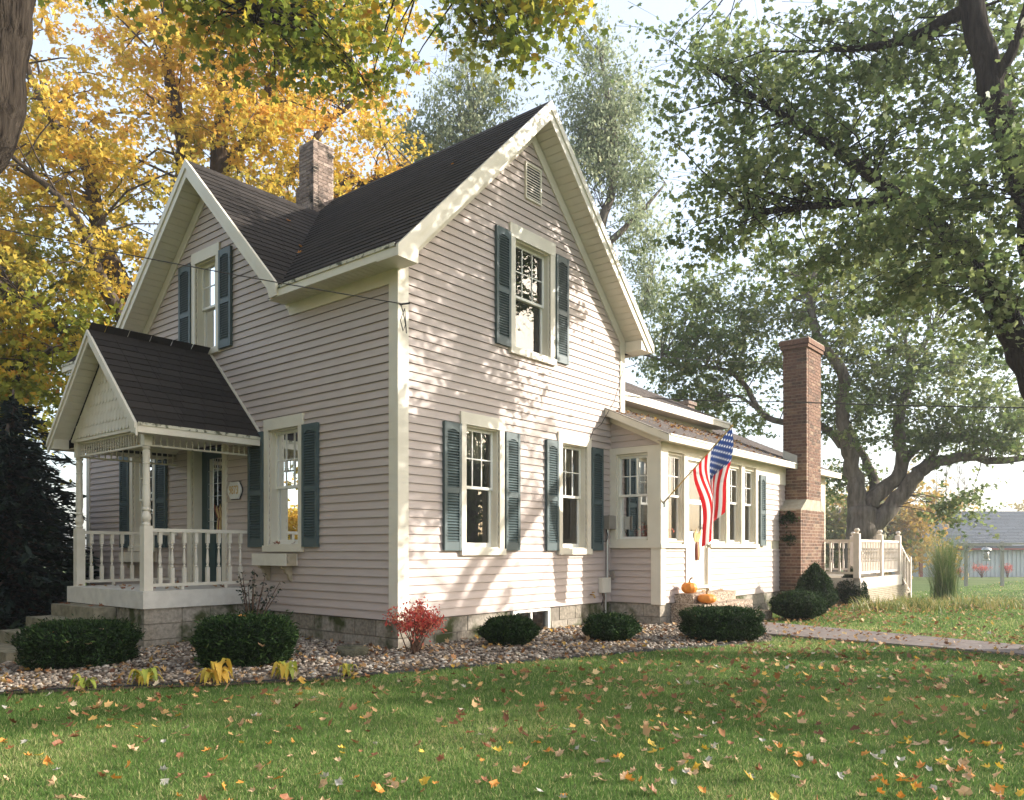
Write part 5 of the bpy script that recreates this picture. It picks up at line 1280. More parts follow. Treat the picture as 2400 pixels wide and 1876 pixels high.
# near maple to the left: leaning trunk and hanging sprays overhead
tree('leaning_maple', 'dark leaning maple trunk with green and gold leaf sprays hanging overhead', (-6.3, 6.6, gz(-6.3, 6.6)),
     [[(-6.3, 6.6, -.3, .46), (-5.75, 6.6, 2.0, .40), (-5.35, 6.6, 4.0, .36), A(-78, 330, 6.8, .33), A(-32, 160, 6.8, .31), A(-10, 0, 6.8, .29), A(40, -200, 6.8, .24), A(110, -420, 6.9, .16)],
      [A(60, -120, 6.8, .17), A(350, -170, 7.6, .12), A(700, -150, 8.2, .09), A(1000, -90, 8.6, .06), A(1250, -40, 8.8, .03)],
      [A(60, -160, 6.8, .15), A(300, -230, 9.0, .10), A(600, -120, 10.2, .06), A(820, 0, 10.8, .03)],
      [A(500, -150, 7.9, .06), A(560, -20, 8.4, .03), A(600, 60, 8.6, .015)],
      [A(80, -200, 6.8, .14), A(-300, -300, 6.2, .08), A(-600, -200, 5.6, .04)]],
     [((at(520, 40, 8.8)), (.9, .8, .40), 16), ((at(760, 40, 9.6)), (1.1, .8, .5), 26), ((at(890, 130, 10.2)), (.6, .6, .55), 13), ((at(700, 170, 10.2)), (.9, .5, .35), 12), ((at(440, -60, 8.2)), (1.2, .8, .3), 12), ((at(1190, 30, 8.8)), (.75, .4, .22), 17), ((at(1330, 20, 8.8)), (.35, .3, .16), 5), ((at(1200, 110, 8.8)), (.30, .25, .13), 6),
      (at(-150, -400, 6.5), (2.0, 2.0, .7), 22), (at(600, -420, 8.0), (2.6, 2.0, .7), 26), (at(-600, -250, 6.0), (1.6, 1.6, .8), 18), ((-7.5, 4.0, 8.0), (3.0, 3.4, 1.3), 60), ((-5.0, 8.5, 9.6), (2.6, 2.0, .9), 30), ((-4.0, 2.0, 8.6), (3.0, 2.5, 1.0), 40)],  # last lobes lie out of view, added to darken the porch wall
     13500, .098, 'maple', 'leaf_turning', 'bark_dark', 23, .27, .55, hue=(.15, 1.02), up=.25, droop=.9, br=.02, twig=3, seg=14)
# silver maple behind the house
def silver_lobes(): return [(at(1110, 250, 25), (1.5, 1.6, 1.5), 34), (at(1020, 330, 25), (1.0, 1.3, .9), 16), (at(1130, 370, 25), (1.2, 1.4, .8), 18), (at(1420, 260, 25), (1.7, 1.6, 1.6), 40), (at(1360, 330, 25), (1.3, 1.5, 1.0), 26), (at(1460, 420, 25), (1.0, 1.3, 1.3), 20), (at(1490, 560, 25), (.75, 1.2, 1.2), 15), (at(1525, 700, 25.5), (.6, 1.0, 1.1), 11), (at(1320, 500, 25), (1.8, 1.5, 1.6), 24), (at(1390, 110, 25), (.6, .6, .7), 7), (at(1085, 110, 25), (.35, .4, .6), 5), (at(1500, 830, 25.5), (.7, 1, .9), 9), (at(950, 340, 25), (.6, .9, .8), 9)]
tree('silver_maple', 'tall feathery silver green maple behind the main gable', (2.4, 25.5, gz(2.4, 25.5)),
     [[(2.4, 25.5, -.4, .42), (2.2, 25.5, 4, .34), A(1330, 700, 25.3, .26)], [A(1330, 700, 25.3, .22), A(1420, 500, 25, .15), A(1440, 330, 25, .10), A(1400, 100, 25, .03)], [A(1330, 720, 25.3, .2), A(1200, 520, 25, .14), A(1120, 360, 25, .09), A(1090, 130, 25, .03)], [A(1370, 620, 25, .14), A(1480, 520, 25, .09), A(1560, 430, 25, .03)], [A(1340, 740, 25.3, .15), A(1480, 760, 25.3, .09), A(1530, 640, 25.3, .04)], [A(1180, 480, 25, .1), A(1060, 390, 25, .05), A(950, 340, 25, .02)]],
     silver_lobes(), 34000, .13, 'diamond', 'leaf_pale', 'bark_grey', 24, .42, .95, hue=(.0, 1.0), up=.15, droop=1.2, br=.02, twig=4)
# big forked silver maple behind the deck
K = lambda x, y, d, r: A(1500 + x / 2.427, 600 + y / 2.427, d, r)
DT = 23.0
tree('forked_maple', 'old forked maple with four heavy limbs behind the cream deck', (K(1265, 1640, DT, 0)[0], DT, gz(10.3, DT)),
     [[(K(1265, 1640, DT, 0)[0], DT, gz(10.3, DT) - .3, .62), K(1263, 1700, DT, .50), K(1262, 1560, DT, .42), K(1262, 1440, DT, .40)],
      [K(1240, 1500, DT, .30), K(1235, 1380, DT, .27), K(1205, 1190, DT, .23), K(1160, 1010, DT - .3, .20), K(1155, 850, DT - .5, .18), K(1160, 700, DT - .6, .17), K(1110, 600, DT - .8, .15), K(1035, 510, DT - 1, .13), K(990, 400, DT - 1, .12), K(970, 250, DT - 1, .09), K(1000, 60, DT - 1, .05)],
      [K(1150, 1080, DT, .14), K(1040, 970, DT + .4, .12), K(860, 960, DT + .8, .10), K(700, 900, DT + 1, .09), K(590, 730, DT + 1, .08), K(480, 650, DT + 1, .07), K(200, 610, DT + .8, .05), K(10, 560, DT + .8, .02)],
      [K(1275, 1500, DT + .1, .22), K(1335, 1330, DT + .6, .16), K(1290, 1180, DT + 1, .13), K(1240, 1090, DT + 1.2, .10), K(1190, 950, DT + 1.5, .06)],
      [K(1280, 1500, DT, .30), K(1310, 1400, DT, .26), K(1440, 1280, DT - .1, .21), K(1490, 1180, DT - .2, .19), K(1470, 1000, DT - .3, .17), K(1480, 870, DT - .3, .15), K(1540, 700, DT - .4, .13), K(1545, 600, DT - .4, .11), K(1610, 520, DT - .5, .08), K(1680, 380, DT - .5, .04)],
      [K(1490, 1190, DT, .14), K(1560, 1110, DT, .12), K(1650, 1030, DT, .10), K(1870, 1030, DT - .3, .09), K(2050, 1090, DT - .6, .06), K(2200, 1150, DT - .6, .03)],
      [K(1290, 1560, DT, .30), K(1440, 1420, DT - .2, .25), K(1570, 1250, DT - .4, .21), K(1640, 1200, DT - .5, .18), K(1850, 1140, DT - .8, .14), K(2010, 1165, DT - 1, .11), K(2184, 1150, DT - 1, .09), K(2400, 1100, DT - 1, .05)],
      [K(1570, 1220, DT - .3, .12), K(1680, 1120, DT, .08), K(1690, 1060, DT, .05)],
      [K(1545, 610, DT - .4, .08), K(1510, 510, DT, .06), K(1520, 400, DT, .03)],
      [K(700, 900, DT + 1, .06), K(560, 800, DT + 1, .04), K(400, 800, DT + 1, .02)]],
     [(at(1720, 800, 23.5), (2.6, 2.0, 1.3), 46), (at(1680, 960, 24.2), (1.6, 1.5, 1.2), 26), (at(1990, 820, 22.5), (2.6, 2.2, 1.3), 48), (at(2000, 970, 22.8), (1.8, 1.6, .9), 26), (at(2220, 880, 22), (2.4, 2.0, 1.3), 40), (at(2330, 1000, 21.8), (1.8, 1.6, .9), 28), (at(2160, 1020, 22.4), (1.4, 1.4, .5), 16), (at(1900, 640, 22.5), (3.2, 2.0, 1.3), 36), (at(2200, 640, 22), (3.0, 2.0, 1.4), 30), (at(1640, 700, 23.8), (1.3, 1.2, .9), 18), (at(1590, 860, 23.8), (.9, .9, .8), 10), (at(2240, 1200, 21.8), (.5, .4, .5), 7), (at(1970, 1130, 24.2), (.8, .8, .6), 10)],
     38000, .125, 'tri', 'leaf_silver', 'bark_grey', 25, .50, .6, hue=(.12, 1.0), up=.45, droop=.5, br=.024, twig=3, seg=16)
# near silver maple on the right, its crown between sun and house
tree('dark_limbed_maple', 'near maple with dark leaning limbs and dense green leaves over the lawn', (7.2, 8.6, gz(7.2, 8.6)),
     [[(7.2, 8.6, -.3, .48), (6.95, 8.65, 1.2, .40), (6.55, 8.75, 2.2, .36)],
      [(6.6, 8.75, 2.0, .30), A(2425, 909, 9.0, .17), A(2355, 744, 9.0, .15), A(2300, 655, 9.1, .13), A(2240, 570, 9.4, .10), A(2050, 420, 10.2, .08), A(1850, 280, 11, .05), A(1640, 150, 11.5, .02)],
      [(6.6, 8.75, 2.2, .28), A(2440, 560, 8.6, .22), A(2385, 380, 8.6, .16), A(2325, 200, 8.6, .135), A(2274, 0, 8.7, .12), A(2220, -220, 8.9, .09), A(2180, -500, 9.2, .05)],
      [A(2325, 210, 8.6, .08), A(2380, 100, 8.4, .05), A(2420, -40, 8.2, .03)],
      [A(2100, 470, 10, .07), A(1950, 480, 10.6, .05), A(1760, 500, 11.2, .03)],
      [(7.0, 8.65, 1.4, .26), (8.2, 9.2, 3.4, .18), (9.4, 10.2, 5.0, .10), (10.4, 11.0, 6.2, .05)],
      [(6.8, 8.7, 1.9, .2), (7.2, 10.4, 3.9, .13), (7.4, 12, 5.2, .07)],
      [A(2250, -120, 8.8, .1), A(2000, -140, 10, .06), A(1750, -60, 11, .03)],
      [A(2274, 20, 8.7, .08), A(2100, 100, 9.6, .05), A(1930, 120, 10.4, .03)]],
     [(at(1690, 240, 11.6), (1.3, 1.1, .75), 22), (at(1620, 140, 11.8), (.8, .7, .45), 9), (at(1900, 180, 11.0), (1.5, 1.2, .8), 34), (at(1700, 430, 11.6), (1.0, .9, .50), 14), (at(1830, 420, 11.0), (1.2, 1.1, .6), 26), (at(1680, 570, 11.4), (.75, .7, .35), 10), (at(2060, 330, 10.2), (1.3, 1.2, .9), 36), (at(2130, 560, 9.6), (1.0, 1.0, .6), 26), (at(1950, 600, 10.4), (1.0, .9, .35), 17), (at(2280, 480, 8.7), (.8, .8, .7), 20), (at(2320, 680, 8.6), (.7, .7, .4), 14), (at(2150, 90, 9.8), (1.2, 1.1, .7), 26), (at(2330, 120, 9.6), (1.0, 1.0, .8), 18), (at(2100, 700, 9.8), (.8, .7, .25), 11), (at(2400, 330, 8.2), (.8, .8, .7), 12),
      ((7.5, 9.0, 8.6), (2.8, 2.4, 1.4), 16), ((9.8, 10.4, 6.4), (1.8, 1.8, 1.3), 12), ((8.6, 7.2, 5.6), (1.6, 1.4, 1.0), 8), ((9.2, 10.2, 3.8), (1.6, 1.4, .9), 12)],  # low last lobe is out of view, added to break the trunk shadow
     23000, .086, 'maple', 'leaf_silver', 'bark_dark', 26, .33, .6, hue=(.05, .97), up=.4, droop=.5, br=.018, twig=3, seg=14)
# trees standing beyond the picture's right and left edges; the windows mirror them and they shade the lawn or darken the porch wall
tree('roadside_maple', 'broad green maple out on the lawn to the right of the near maple', (17.5, 7.0, 0.0),
     [[(17.5, 7, -.3, .5), (17.4, 7, 2.5, .4), (17.3, 7, 5, .25), (17.2, 7.1, 8, .12)], [(17.4, 7, 2.5, .2), (15.5, 6.5, 5, .1), (14.4, 6.2, 6, .05)], [(17.4, 7, 2.6, .2), (18.8, 8.5, 5, .1)], [(17.4, 7, 2.7, .2), (17, 5, 5, .1)]],
     [((17.2, 6.8, 7.2), (3.0, 2.2, 2.2), 60), ((15.6, 5.6, 5.0), (1.4, 1.0, .8), 12)], 2700, .17, 'tri', 'leaf_silver', 'bark_grey', 31, .55, .6, hue=(.1, .95), br=.03, twig=2)
tree('wall_shade_maple', 'unseen orange maple added to darken the porch wall', (-9.5, -3.5, 0.0),  # out of view, added to cut the sky light on the porch wall
     [[(-9.5, -3.5, -.3, .45), (-9.5, -3.5, 2.5, .35), (-9.5, -3.5, 7, .2)], [(-9.5, -3.5, 2.5, .2), (-7.5, -2.5, 4.5, .1)], [(-9.5, -3.5, 2.7, .2), (-11, -2, 5, .1)]],
     [((-9.5, -3.2, 6.8), (5.0, 4.2, 4.0), 170), ((-4.0, -5.5, 7.5), (3.5, 3.0, 2.5), 70), ((-9.5, -3.0, 2.6), (3.5, 3.0, 1.2), 30)], 24000, .22, 'tri', 'leaf_yellow', 'bark_brown', 32, .6, .6, hue=(.3, 1.0), br=.03, twig=2)

for i, (x, y, h, rd, lab) in enumerate(((30, 14.5, 8, 4, 'distant green tree beyond the near maple trunk'), (37, 20, 9, 4, 'distant maple beyond the barn end'), (46, -14, 11, 5, 'distant green tree across the road to the right'), (52, 2, 12, 5, 'distant tall tree far beyond the near maple'), (38, -30, 10, 5, 'distant tree across the road behind the viewer'))):
    tree('distant_tree', lab, (x, y, 0), [[(x, y, -.3, .4), (x, y, h * .5, .3), (x, y, h * .8, .1)], [(x, y, h * .3, .2), (x - 2, y, h * .6, .1)]], [((x, y, h * .6), (rd, rd, h * .36), 50)], 3000, .45, 'diamond', 'leaf_silver', 'bark_grey', 300 + i, .8, .7, None, 1, (.1, .9), br=.03, seg=7)
tree('front_yard_maple', 'tall gold and green maple standing in the front yard left of the viewer', (-13.0, 8.3, -.2),
     [[(-13, 8.3, -.5, .45), (-13, 8.3, 2.5, .36), (-12.8, 8.3, 6, .2)], [(-13, 8.3, 2.5, .2), (-11.5, 8.3, 5, .1)], [(-13, 8.3, 2.7, .2), (-14, 9.6, 5, .1)]],
     [((-12.8, 8.2, 5.4), (2.8, 3.6, 3.2), 90), ((-12.8, 8.4, 2.6), (2.2, 3.0, 1.2), 24)], 11000, .17, 'tri', 'leaf_yellow', 'bark_brown', 33, .6, .6, hue=(.0, .9), br=.03, twig=2)
for i, (x, y, lab) in enumerate(((-17, 5.5, 'orange shrub added out of view to darken a window reflection'), (-17.5, 9, 'amber shrub added out of view to darken a window reflection'), (-17, 12.5, 'gold shrub added out of view to darken a window reflection'))):
    tree('reflection_shrub', lab, (x, y, 0), [[(x, y, -.2, .08), (x, y, 1.5, .05), (x, y, 2.6, .02)]], [((x, y, 1.7), (1.6, 2.2, 1.7), 34)], 3200, .16, 'tri', 'leaf_yellow', 'bark_brown', 340 + i, .45, .8, 'unseen shrubs for the window reflection', 1, (.2, 1.0), br=.02, seg=6, cat='shrub')  # unseen shrubs added to darken what the porch wall window mirrors
tree('horizon_shade_maple', 'unseen green and gold maple added to close the bright left horizon', (-15.5, 1.5, 0.0),  # another unseen maple, added to block the bright left horizon
     [[(-15.5, 1.5, -.3, .45), (-15.5, 1.5, 2.5, .35), (-15.5, 1.5, 7, .2)], [(-15.5, 1.5, 2.5, .2), (-13.5, 2.5, 4.5, .1)], [(-15.5, 1.5, 2.7, .2), (-16.5, -.5, 5, .1)]],
     [((-15.2, 1.8, 6.5), (4.2, 4.0, 4.0), 120), ((-15, 2, 2.4), (3.0, 3.4, 1.4), 34)], 16000, .21, 'tri', 'leaf_turning', 'bark_brown', 35, .6, .6, hue=(.05, .9), br=.03, twig=2)
# far background: hedgerow trees beyond the lawn
for i, (px, d, hgt, rad, mat, lab, hue) in enumerate([
        (2120, 46, 6.8, 2.6, 'leaf_far', 'far golden tree behind the barn gable', (.3, .95)), (2030, 52, 6.6, 2.8, 'leaf_far', 'far orange tree seen under the forked maple limbs', (.4, 1.0)),
        (1960, 40, 4.6, 2.3, 'leaf_bush', 'pale olive thicket beside the brick chimney behind the deck', (.2, .9)), (2035, 46, 4.4, 2.4, 'leaf_bush', 'straw green thicket behind the deck railing', (.3, 1.0)), (2125, 60, 4.5, 2.6, 'leaf_far', 'low golden bush at the barn corner', (.35, .9)), (1880, 60, 8.5, 3.5, 'leaf_far', 'far yellow green tree hidden behind the brick chimney', (.1, .7)), (1700, 66, 9.0, 4.0, 'leaf_bush', 'far tree rising over the sunroom roof', (.1, .8)), (2480, 75, 8, 4, 'leaf_far', 'far tree beyond the right end of the barn', (.2, .8))]):
    x, y, _ = at(px, 1290, d); g = gz(x, y)
    tree('background_tree', lab, (x, y, g), [[(x, y, g - .2, .16), (x, y, g + hgt * .4, .12), (x + .2, y, g + hgt * .8, .05)], [(x, y, g + hgt * .25, .1), (x - rad * .5, y, g + hgt * .6, .04)], [(x, y, g + hgt * .25, .1), (x + rad * .5, y, g + hgt * .6, .04)]],
         [((x, y, g + hgt * .58), (rad, rad, hgt * .40), 38), ((x, y, g + hgt * .25), (rad * .9, rad, hgt * .22), 14)], 3600, .30, 'diamond', mat, 'twig_grey', 40 + i, .62, .7, 'trees beyond the far lawn', 2, hue, up=.3, br=.02, seg=6)
def bare_tree(px, d, top, label, seed):
    x, y, _ = at(px, 1290, d); g = gz(x, y); t = thing('bare_tree', label, 'tree', (x, y, g), 0, 'bare trees behind the barn'); rr = random.Random(seed); tm = MB(); lm = MB()
    H = at(px, top, d)[2] - g; tm.tube([(0, 0, -.2), (rr.uniform(-.1, .1), 0, H * .5), (rr.uniform(-.3, .3), 0, H)], [.09, .06, .012], 6)
    for k in range(26):
        z = H * rr.uniform(.3, .95); a = rr.uniform(0, 6.28); L = (H - z) * rr.uniform(.3, .6) + .4
        e = (math.cos(a) * L * .55, math.sin(a) * L * .55, z + L * .8); lm.tube([(0, 0, z), (e[0] * .5, e[1] * .5, z + L * .3), e], [.022, .016, .006], 4, False)
        for q in range(3): lm.tube([(e[0] * .5, e[1] * .5, z + L * .3), (e[0] * .5 + rr.gauss(0, .3), e[1] * .5 + rr.gauss(0, .3), z + L * .3 + rr.uniform(.2, .7))], [.012, .005], 3, False)
    tm.build('trunk', 'twig_grey', t); lm.build('twigs', 'twig_grey', t)
for i, (px, top, lab) in enumerate(((2195, 1090, 'slim bare grey tree at the barn roof edge'), (2217, 1060, 'tall bare grey tree above the barn roof'), (2248, 1075, 'bare twiggy tree over the barn ridge'), (2262, 1105, 'small bare tree behind the barn ridge'), (2170, 1120, 'low bare tree behind the golden bush'))): bare_tree(px, 70 + i, top, lab, 60 + i)

# dark spruces at the porch end
def spruce(label, x, y, H, rad, seed, n=9000):
    g = gz(x, y); t = thing('spruce', label, 'tree', (x, y, g)); r = np.random.default_rng(seed); rr = random.Random(seed); tm = MB().tube([(0, 0, -.2), (0, 0, H * .5), (0, 0, H)], [.16, .10, .02], 8); lm = MB(); P = []; Dv = []
    nb = 130
    for k in range(nb):
        z = .25 + (H - .4) * (k / nb) ** 1.05; a = k * 2.399 + rr.uniform(-.3, .3); L = rad * (1 - z / H) ** .75 * rr.uniform(.75, 1.15) + .15; dz = -.28 * L
        e = np.array([math.cos(a) * L, math.sin(a) * L, z + dz + .10 * L]); s = np.array([0, 0, z]); m = (s + e) / 2 + np.array([0, 0, -.02 * L])
        lm.tube([tuple(s), tuple(m), tuple(e)], [.025, .016, .006], 4, False)
        c = int(n / nb * (L / rad) * 1.5) + 8; u = r.random(c) ** .7
        q = s[None] * (1 - u[:, None]) + e[None] * u[:, None]; side = np.array([-math.sin(a), math.cos(a), 0]); w = (.32 * (1 - u * .6) * L)[:, None]
        off = r.uniform(-1, 1, (c, 1)); P.append(q + side * off * w * .55 + np.array([0, 0, 1]) * (r.normal(0, .04, (c, 1)) - .05 * abs(off))); Dv.append(np.tile(e - s, (c, 1)) / L + side * off * .9 + np.array([0, 0, -.25]))
    tm.build('trunk', 'bark_brown', t, True); lm.build('limbs', 'bark_brown', t); P = np.concatenate(P); Dv = np.concatenate(Dv)
    leaf_mesh('crown', P, .24, 'sliver', 'spruce', t, r.random(len(P)) ** 1.5, r, 1.0, .3, Dv)
spruce('black green spruce behind the porch railing', -8.6, 13.4, 3.5, 1.8, 71); spruce('black green spruce left of the porch steps', -10.7, 13.0, 3.9, 2.2, 72, 11000); spruce('smaller dark spruce further off behind the porch end', -12.4, 16.5, 4.2, 2.2, 73, 7000); spruce('dark spruce crowding the corner of the porch wall', -9.9, 15.6, 4.4, 2.2, 74, 8000)

# clipped yews
def yew(label, loc, half, kind, n, seed, size=.052, rotz=HROT, group=None):
    t = thing('yew_shrub', label, 'shrub', loc, rotz, group); r = np.random.default_rng(seed); a, b, h = half; n = int(n * 1.7)
    u = unit(r.normal(size=(n, 3)))
    if kind == 'box':
        e = 5.0; s = (np.abs(u[:, 0]) ** e + np.abs(u[:, 1]) ** e + np.abs(u[:, 2]) ** e) ** (-1 / e); S = u * s[:, None]
    else: S = u.copy()
    S[:, 2] = S[:, 2] * .5 + .5
    bump = 1 + .10 * np.sin(S[:, 0] * 7 + seed) * np.cos(S[:, 1] * 8) + .05 * np.sin(S[:, 2] * 13 + seed)
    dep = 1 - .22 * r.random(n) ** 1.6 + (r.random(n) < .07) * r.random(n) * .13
    P = S * dep[:, None]; P[:, :2] *= bump[:, None]
    if kind == 'cone': P[:, :2] *= (1.12 - .80 * np.clip(P[:, 2], 0, 1) ** 1.1)[:, None] * 1.1
    if kind != 'cone': P[:, :2] *= (.86 + .14 * sstep(P[:, 2] / .35))[:, None]
    P = P * np.array([a, b, h * 1.0]); N_ = unit(S - np.array([0, 0, .4])) + np.array([0, 0, .5]); Dv = N_ + r.normal(0, .55, (n, 3))
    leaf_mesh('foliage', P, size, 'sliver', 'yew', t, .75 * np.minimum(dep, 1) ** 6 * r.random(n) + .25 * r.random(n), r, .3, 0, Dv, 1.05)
    # solid near-black core in place of the shade inside the shrub
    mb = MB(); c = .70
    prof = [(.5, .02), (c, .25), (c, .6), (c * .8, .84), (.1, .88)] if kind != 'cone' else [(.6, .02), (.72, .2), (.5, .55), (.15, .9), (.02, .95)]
    mb.lathe(prof, 0, 0, 14); o = mb.build('dark_core', 'yew_core', t, True); o.scale = (a, b, h)
    for k in range(5):
        an = k * 1.26; MB().tube([(0.02 * math.cos(an), .02 * math.sin(an), -.03), (.12 * a * math.cos(an), .12 * b * math.sin(an), .2 * h)], [.018, .012], 5).build('stem', 'bark_brown', t)
    return t
def G(px, py): d = F_PX * EYE / (py - HY); x = (px - CX) / F_PX * d; return x, d
def yloc(px, d): x = (px - CX) / F_PX * d; return (x, d, gz(x, d))
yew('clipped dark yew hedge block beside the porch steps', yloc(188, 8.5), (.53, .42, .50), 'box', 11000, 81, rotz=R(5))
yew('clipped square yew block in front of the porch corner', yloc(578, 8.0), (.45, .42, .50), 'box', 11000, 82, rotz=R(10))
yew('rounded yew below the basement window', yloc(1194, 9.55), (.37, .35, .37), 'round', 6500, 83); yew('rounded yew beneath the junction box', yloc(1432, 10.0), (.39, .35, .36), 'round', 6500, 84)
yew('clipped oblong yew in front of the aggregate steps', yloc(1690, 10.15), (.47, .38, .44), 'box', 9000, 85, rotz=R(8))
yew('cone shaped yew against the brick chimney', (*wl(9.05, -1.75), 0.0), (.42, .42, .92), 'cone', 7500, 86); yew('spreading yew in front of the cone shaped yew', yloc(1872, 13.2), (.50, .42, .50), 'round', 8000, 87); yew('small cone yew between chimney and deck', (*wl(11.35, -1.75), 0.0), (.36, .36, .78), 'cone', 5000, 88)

# burning bush at the corner
def burning_bush(label, loc, s, n, seed, stems=26):
    t = thing('burning_bush', label, 'shrub', loc); r = np.random.default_rng(seed); rr = random.Random(seed); mb = MB(); P = []
    for k in range(stems):
        a = rr.uniform(0, 6.28); L = rr.uniform(.6, 1.0); o = rr.uniform(.15, 1.0); tip = np.array([math.cos(a) * o * .42, math.sin(a) * o * .42, L * (.78 - .14 * o)]) * s
        b = np.array([rr.gauss(0, .02), rr.gauss(0, .02), -.02]); m = b * .5 + tip * .45 + np.array([0, 0, .06 * s]); mb.tube([tuple(b), tuple(m), tuple(tip)], [.009 * s, .007 * s, .003], 5, False)
        for q in range(4):
            v = .35 + .65 * rr.random(); p = m * (1 - v) + tip * v; e = p + r.normal(size=3) * np.array([.09, .09, .05]) * s; mb.tube([tuple(p), tuple(e)], [.004 * s, .002], 3, False); P.append(p[None] * .4 + e[None] * .6 + r.normal(size=(max(1, n // stems // 4), 3)) * .045 * s)
    mb.build('stems', 'twig_red', t); P = np.concatenate(P); leaf_mesh('foliage', P, .046 * s ** .5, 'diamond', 'leaf_red', t, r.random(len(P)), r, .2, .6)
burning_bush('sparse bright red burning bush at the front corner of the house', yloc(972, 8.72), .80, 1500, 91)
for i, (px, lab, s) in enumerate(((2301, 'dull red bush under the bird feeder by the barn wall', 1.6), (2362, 'dark red bush by the barn wall beside the right post', 1.5), (2250, 'low red bush behind the tall grass at the barn', 1.1))):
    x = (px - CX) / F_PX * 52; burning_bush(lab, (x, 52, gz(x, 52)), s * .85, 900, 95 + i, 20)

# holly stems behind the square yew
def holly():
    x, y = wl(-.45, 2.35); t = thing('holly_shrub', 'thin dark holly stems rising behind the square yew', 'shrub', (x, y, gz(x, y))); r = np.random.default_rng(101); rr = random.Random(101); mb = MB(); P = []
    for k in range(12):
        a = rr.uniform(0, 6.28); tip = np.array([math.cos(a) * rr.uniform(.05, .42), math.sin(a) * rr.uniform(.05, .35), rr.uniform(.5, .95)]); mb.tube([(0, 0, -.02), tuple(tip * .55 + np.array([0, 0, .04])), tuple(tip)], [.010, .007, .003], 5, False)
        for q in range(26): v = .3 + .7 * rr.random(); P.append(tip * v + np.array([0, 0, .05 * (1 - v)]) + r.normal(0, .028, 3))
    mb.build('stems', 'twig_red', t); leaf_mesh('foliage', np.array(P), .05, 'diamond', 'holly', t, r.random(len(P)), r, .5, 0)
holly()
def rock():
    x, y = yloc(822, 8.55)[:2]; t = np.random.default_rng(7); S, K2 = 18, 8; V = []; Fq = []
    for i in range(K2 + 1):
        ph = math.pi * i / K2
        for s in range(S):
            th = 2 * math.pi * s / S; rr = 1 + .10 * math.sin(3 * th + 1) + .06 * math.sin(5 * th + i) + .03 * t.normal(); z = max(-.5, min(.62, -math.cos(ph))) ; V.append((.185 * rr * math.sin(ph) ** .45 * math.cos(th), .11 * rr * math.sin(ph) ** .45 * math.sin(th), .085 * z + .06 + .02 * math.sin(th)))
    for i in range(K2):
        for s in range(S): s2 = (s + 1) % S; Fq.append((i * S + s, i * S + s2, (i + 1) * S + s2, (i + 1) * S + s))
    o = npmesh('rock', V, Fq, 'rock', None, smooth=True); o.location = (x, y, gz(x, y)); tag(o, 'flat mossy dark rock lying on the gravel by the house corner', 'rock')
rock()

# hostas along the bed edge
def hosta(label, x, y, n, s, seed, hue):
    t = thing('hosta', label, 'plant', (x, y, gz(x, y)), 0, None); r = random.Random(seed)
    for k in range(int(n * 2.0)):
        a = k * 2.4 + r.uniform(-.4, .4); L = .66 * s * r.uniform(.6, 1.2); w = L * r.uniform(.20, .28); lift = r.uniform(.5, .95); V = []; Fq = []; M = 6
        for i in range(M + 1):
            u = i / M; rad = L * u * (.95 - .15 * u); z = L * (lift * math.sin(u * math.pi * .80) - .42 * u * u) + .015; ww = w * max(.02, math.sin((u - .18) / .82 * math.pi)) ** .7 if u > .18 else .012
            for q in (-1, 0, 1): V.append((rad, q * ww / 2 * 1.1, max(.01, z + abs(q) * ww * .22)))
        for i in range(M):
            for q in range(2): b = i * 3 + q; Fq.append((b, b + 1, b + 4, b + 3))
        V = np.array(V); c, sn = math.cos(a), math.sin(a); V = np.stack([V[:, 0] * c - V[:, 1] * sn, V[:, 0] * sn + V[:, 1] * c, V[:, 2]], 1)
        npmesh('leaf', V, Fq, 'hosta', t, np.full(len(V), min(1, max(0, hue + r.uniform(-.3, .3)))), True)
hosta('green and yellow hosta at the left end of the bed edge', -3.70, 6.80, 9, .22, 1, .35); hosta('striped green and yellow hosta before the dark hedge', -3.22, 6.90, 11, .26, 2, .45)
hosta('bright yellow drooping hosta before the square yew', -2.62, 6.93, 17, .30, 3, .80); hosta('yellow green hosta just right of the square yew', -2.02, 7.05, 12, .27, 4, .55); hosta('small withered hosta near the black edging', -1.50, 7.18, 8, .18, 5, .5)

# tall ornamental grass and daylily border by the deck
def blades(name, bases, L, lean, width, mat, parent, seed, nseg=5, kind=None, hue=(0, 1)):
    r = np.random.default_rng(seed); n = len(bases); a = r.uniform(0, 2 * np.pi, n); L = L * r.uniform(.55, 1.1, n); ln = lean * r.uniform(.2, 1.2, n); u = np.linspace(0, 1, nseg + 1)[None]
    rad = L[:, None] * ln[:, None] * u ** 1.8; z = L[:, None] * (u - .35 * ln[:, None] * u ** 3.2); w = width * (1 - u * .92) * r.uniform(.7, 1.2, (n, 1))
    cx, cy = np.cos(a)[:, None], np.sin(a)[:, None]; X = bases[:, 0:1] + rad * cx; Y = bases[:, 1:2] + rad * cy; Z = bases[:, 2:3] + z
    V = np.stack([np.stack([X - w * cy, Y + w * cx, Z], -1), np.stack([X + w * cy, Y - w * cx, Z], -1)], 2).reshape(n, -1, 3); k = V.shape[1]
    b = (np.arange(n) * k)[:, None] + (np.arange(nseg) * 2)[None]; b = b.ravel(); F = np.stack([b, b + 1, b + 3, b + 2], 1)
    o = npmesh(name, V.reshape(-1, 3), F, mat, parent, np.repeat(hue[0] + (hue[1] - hue[0]) * r.random(n), k), True)
    if kind: o['kind'] = kind
    return o
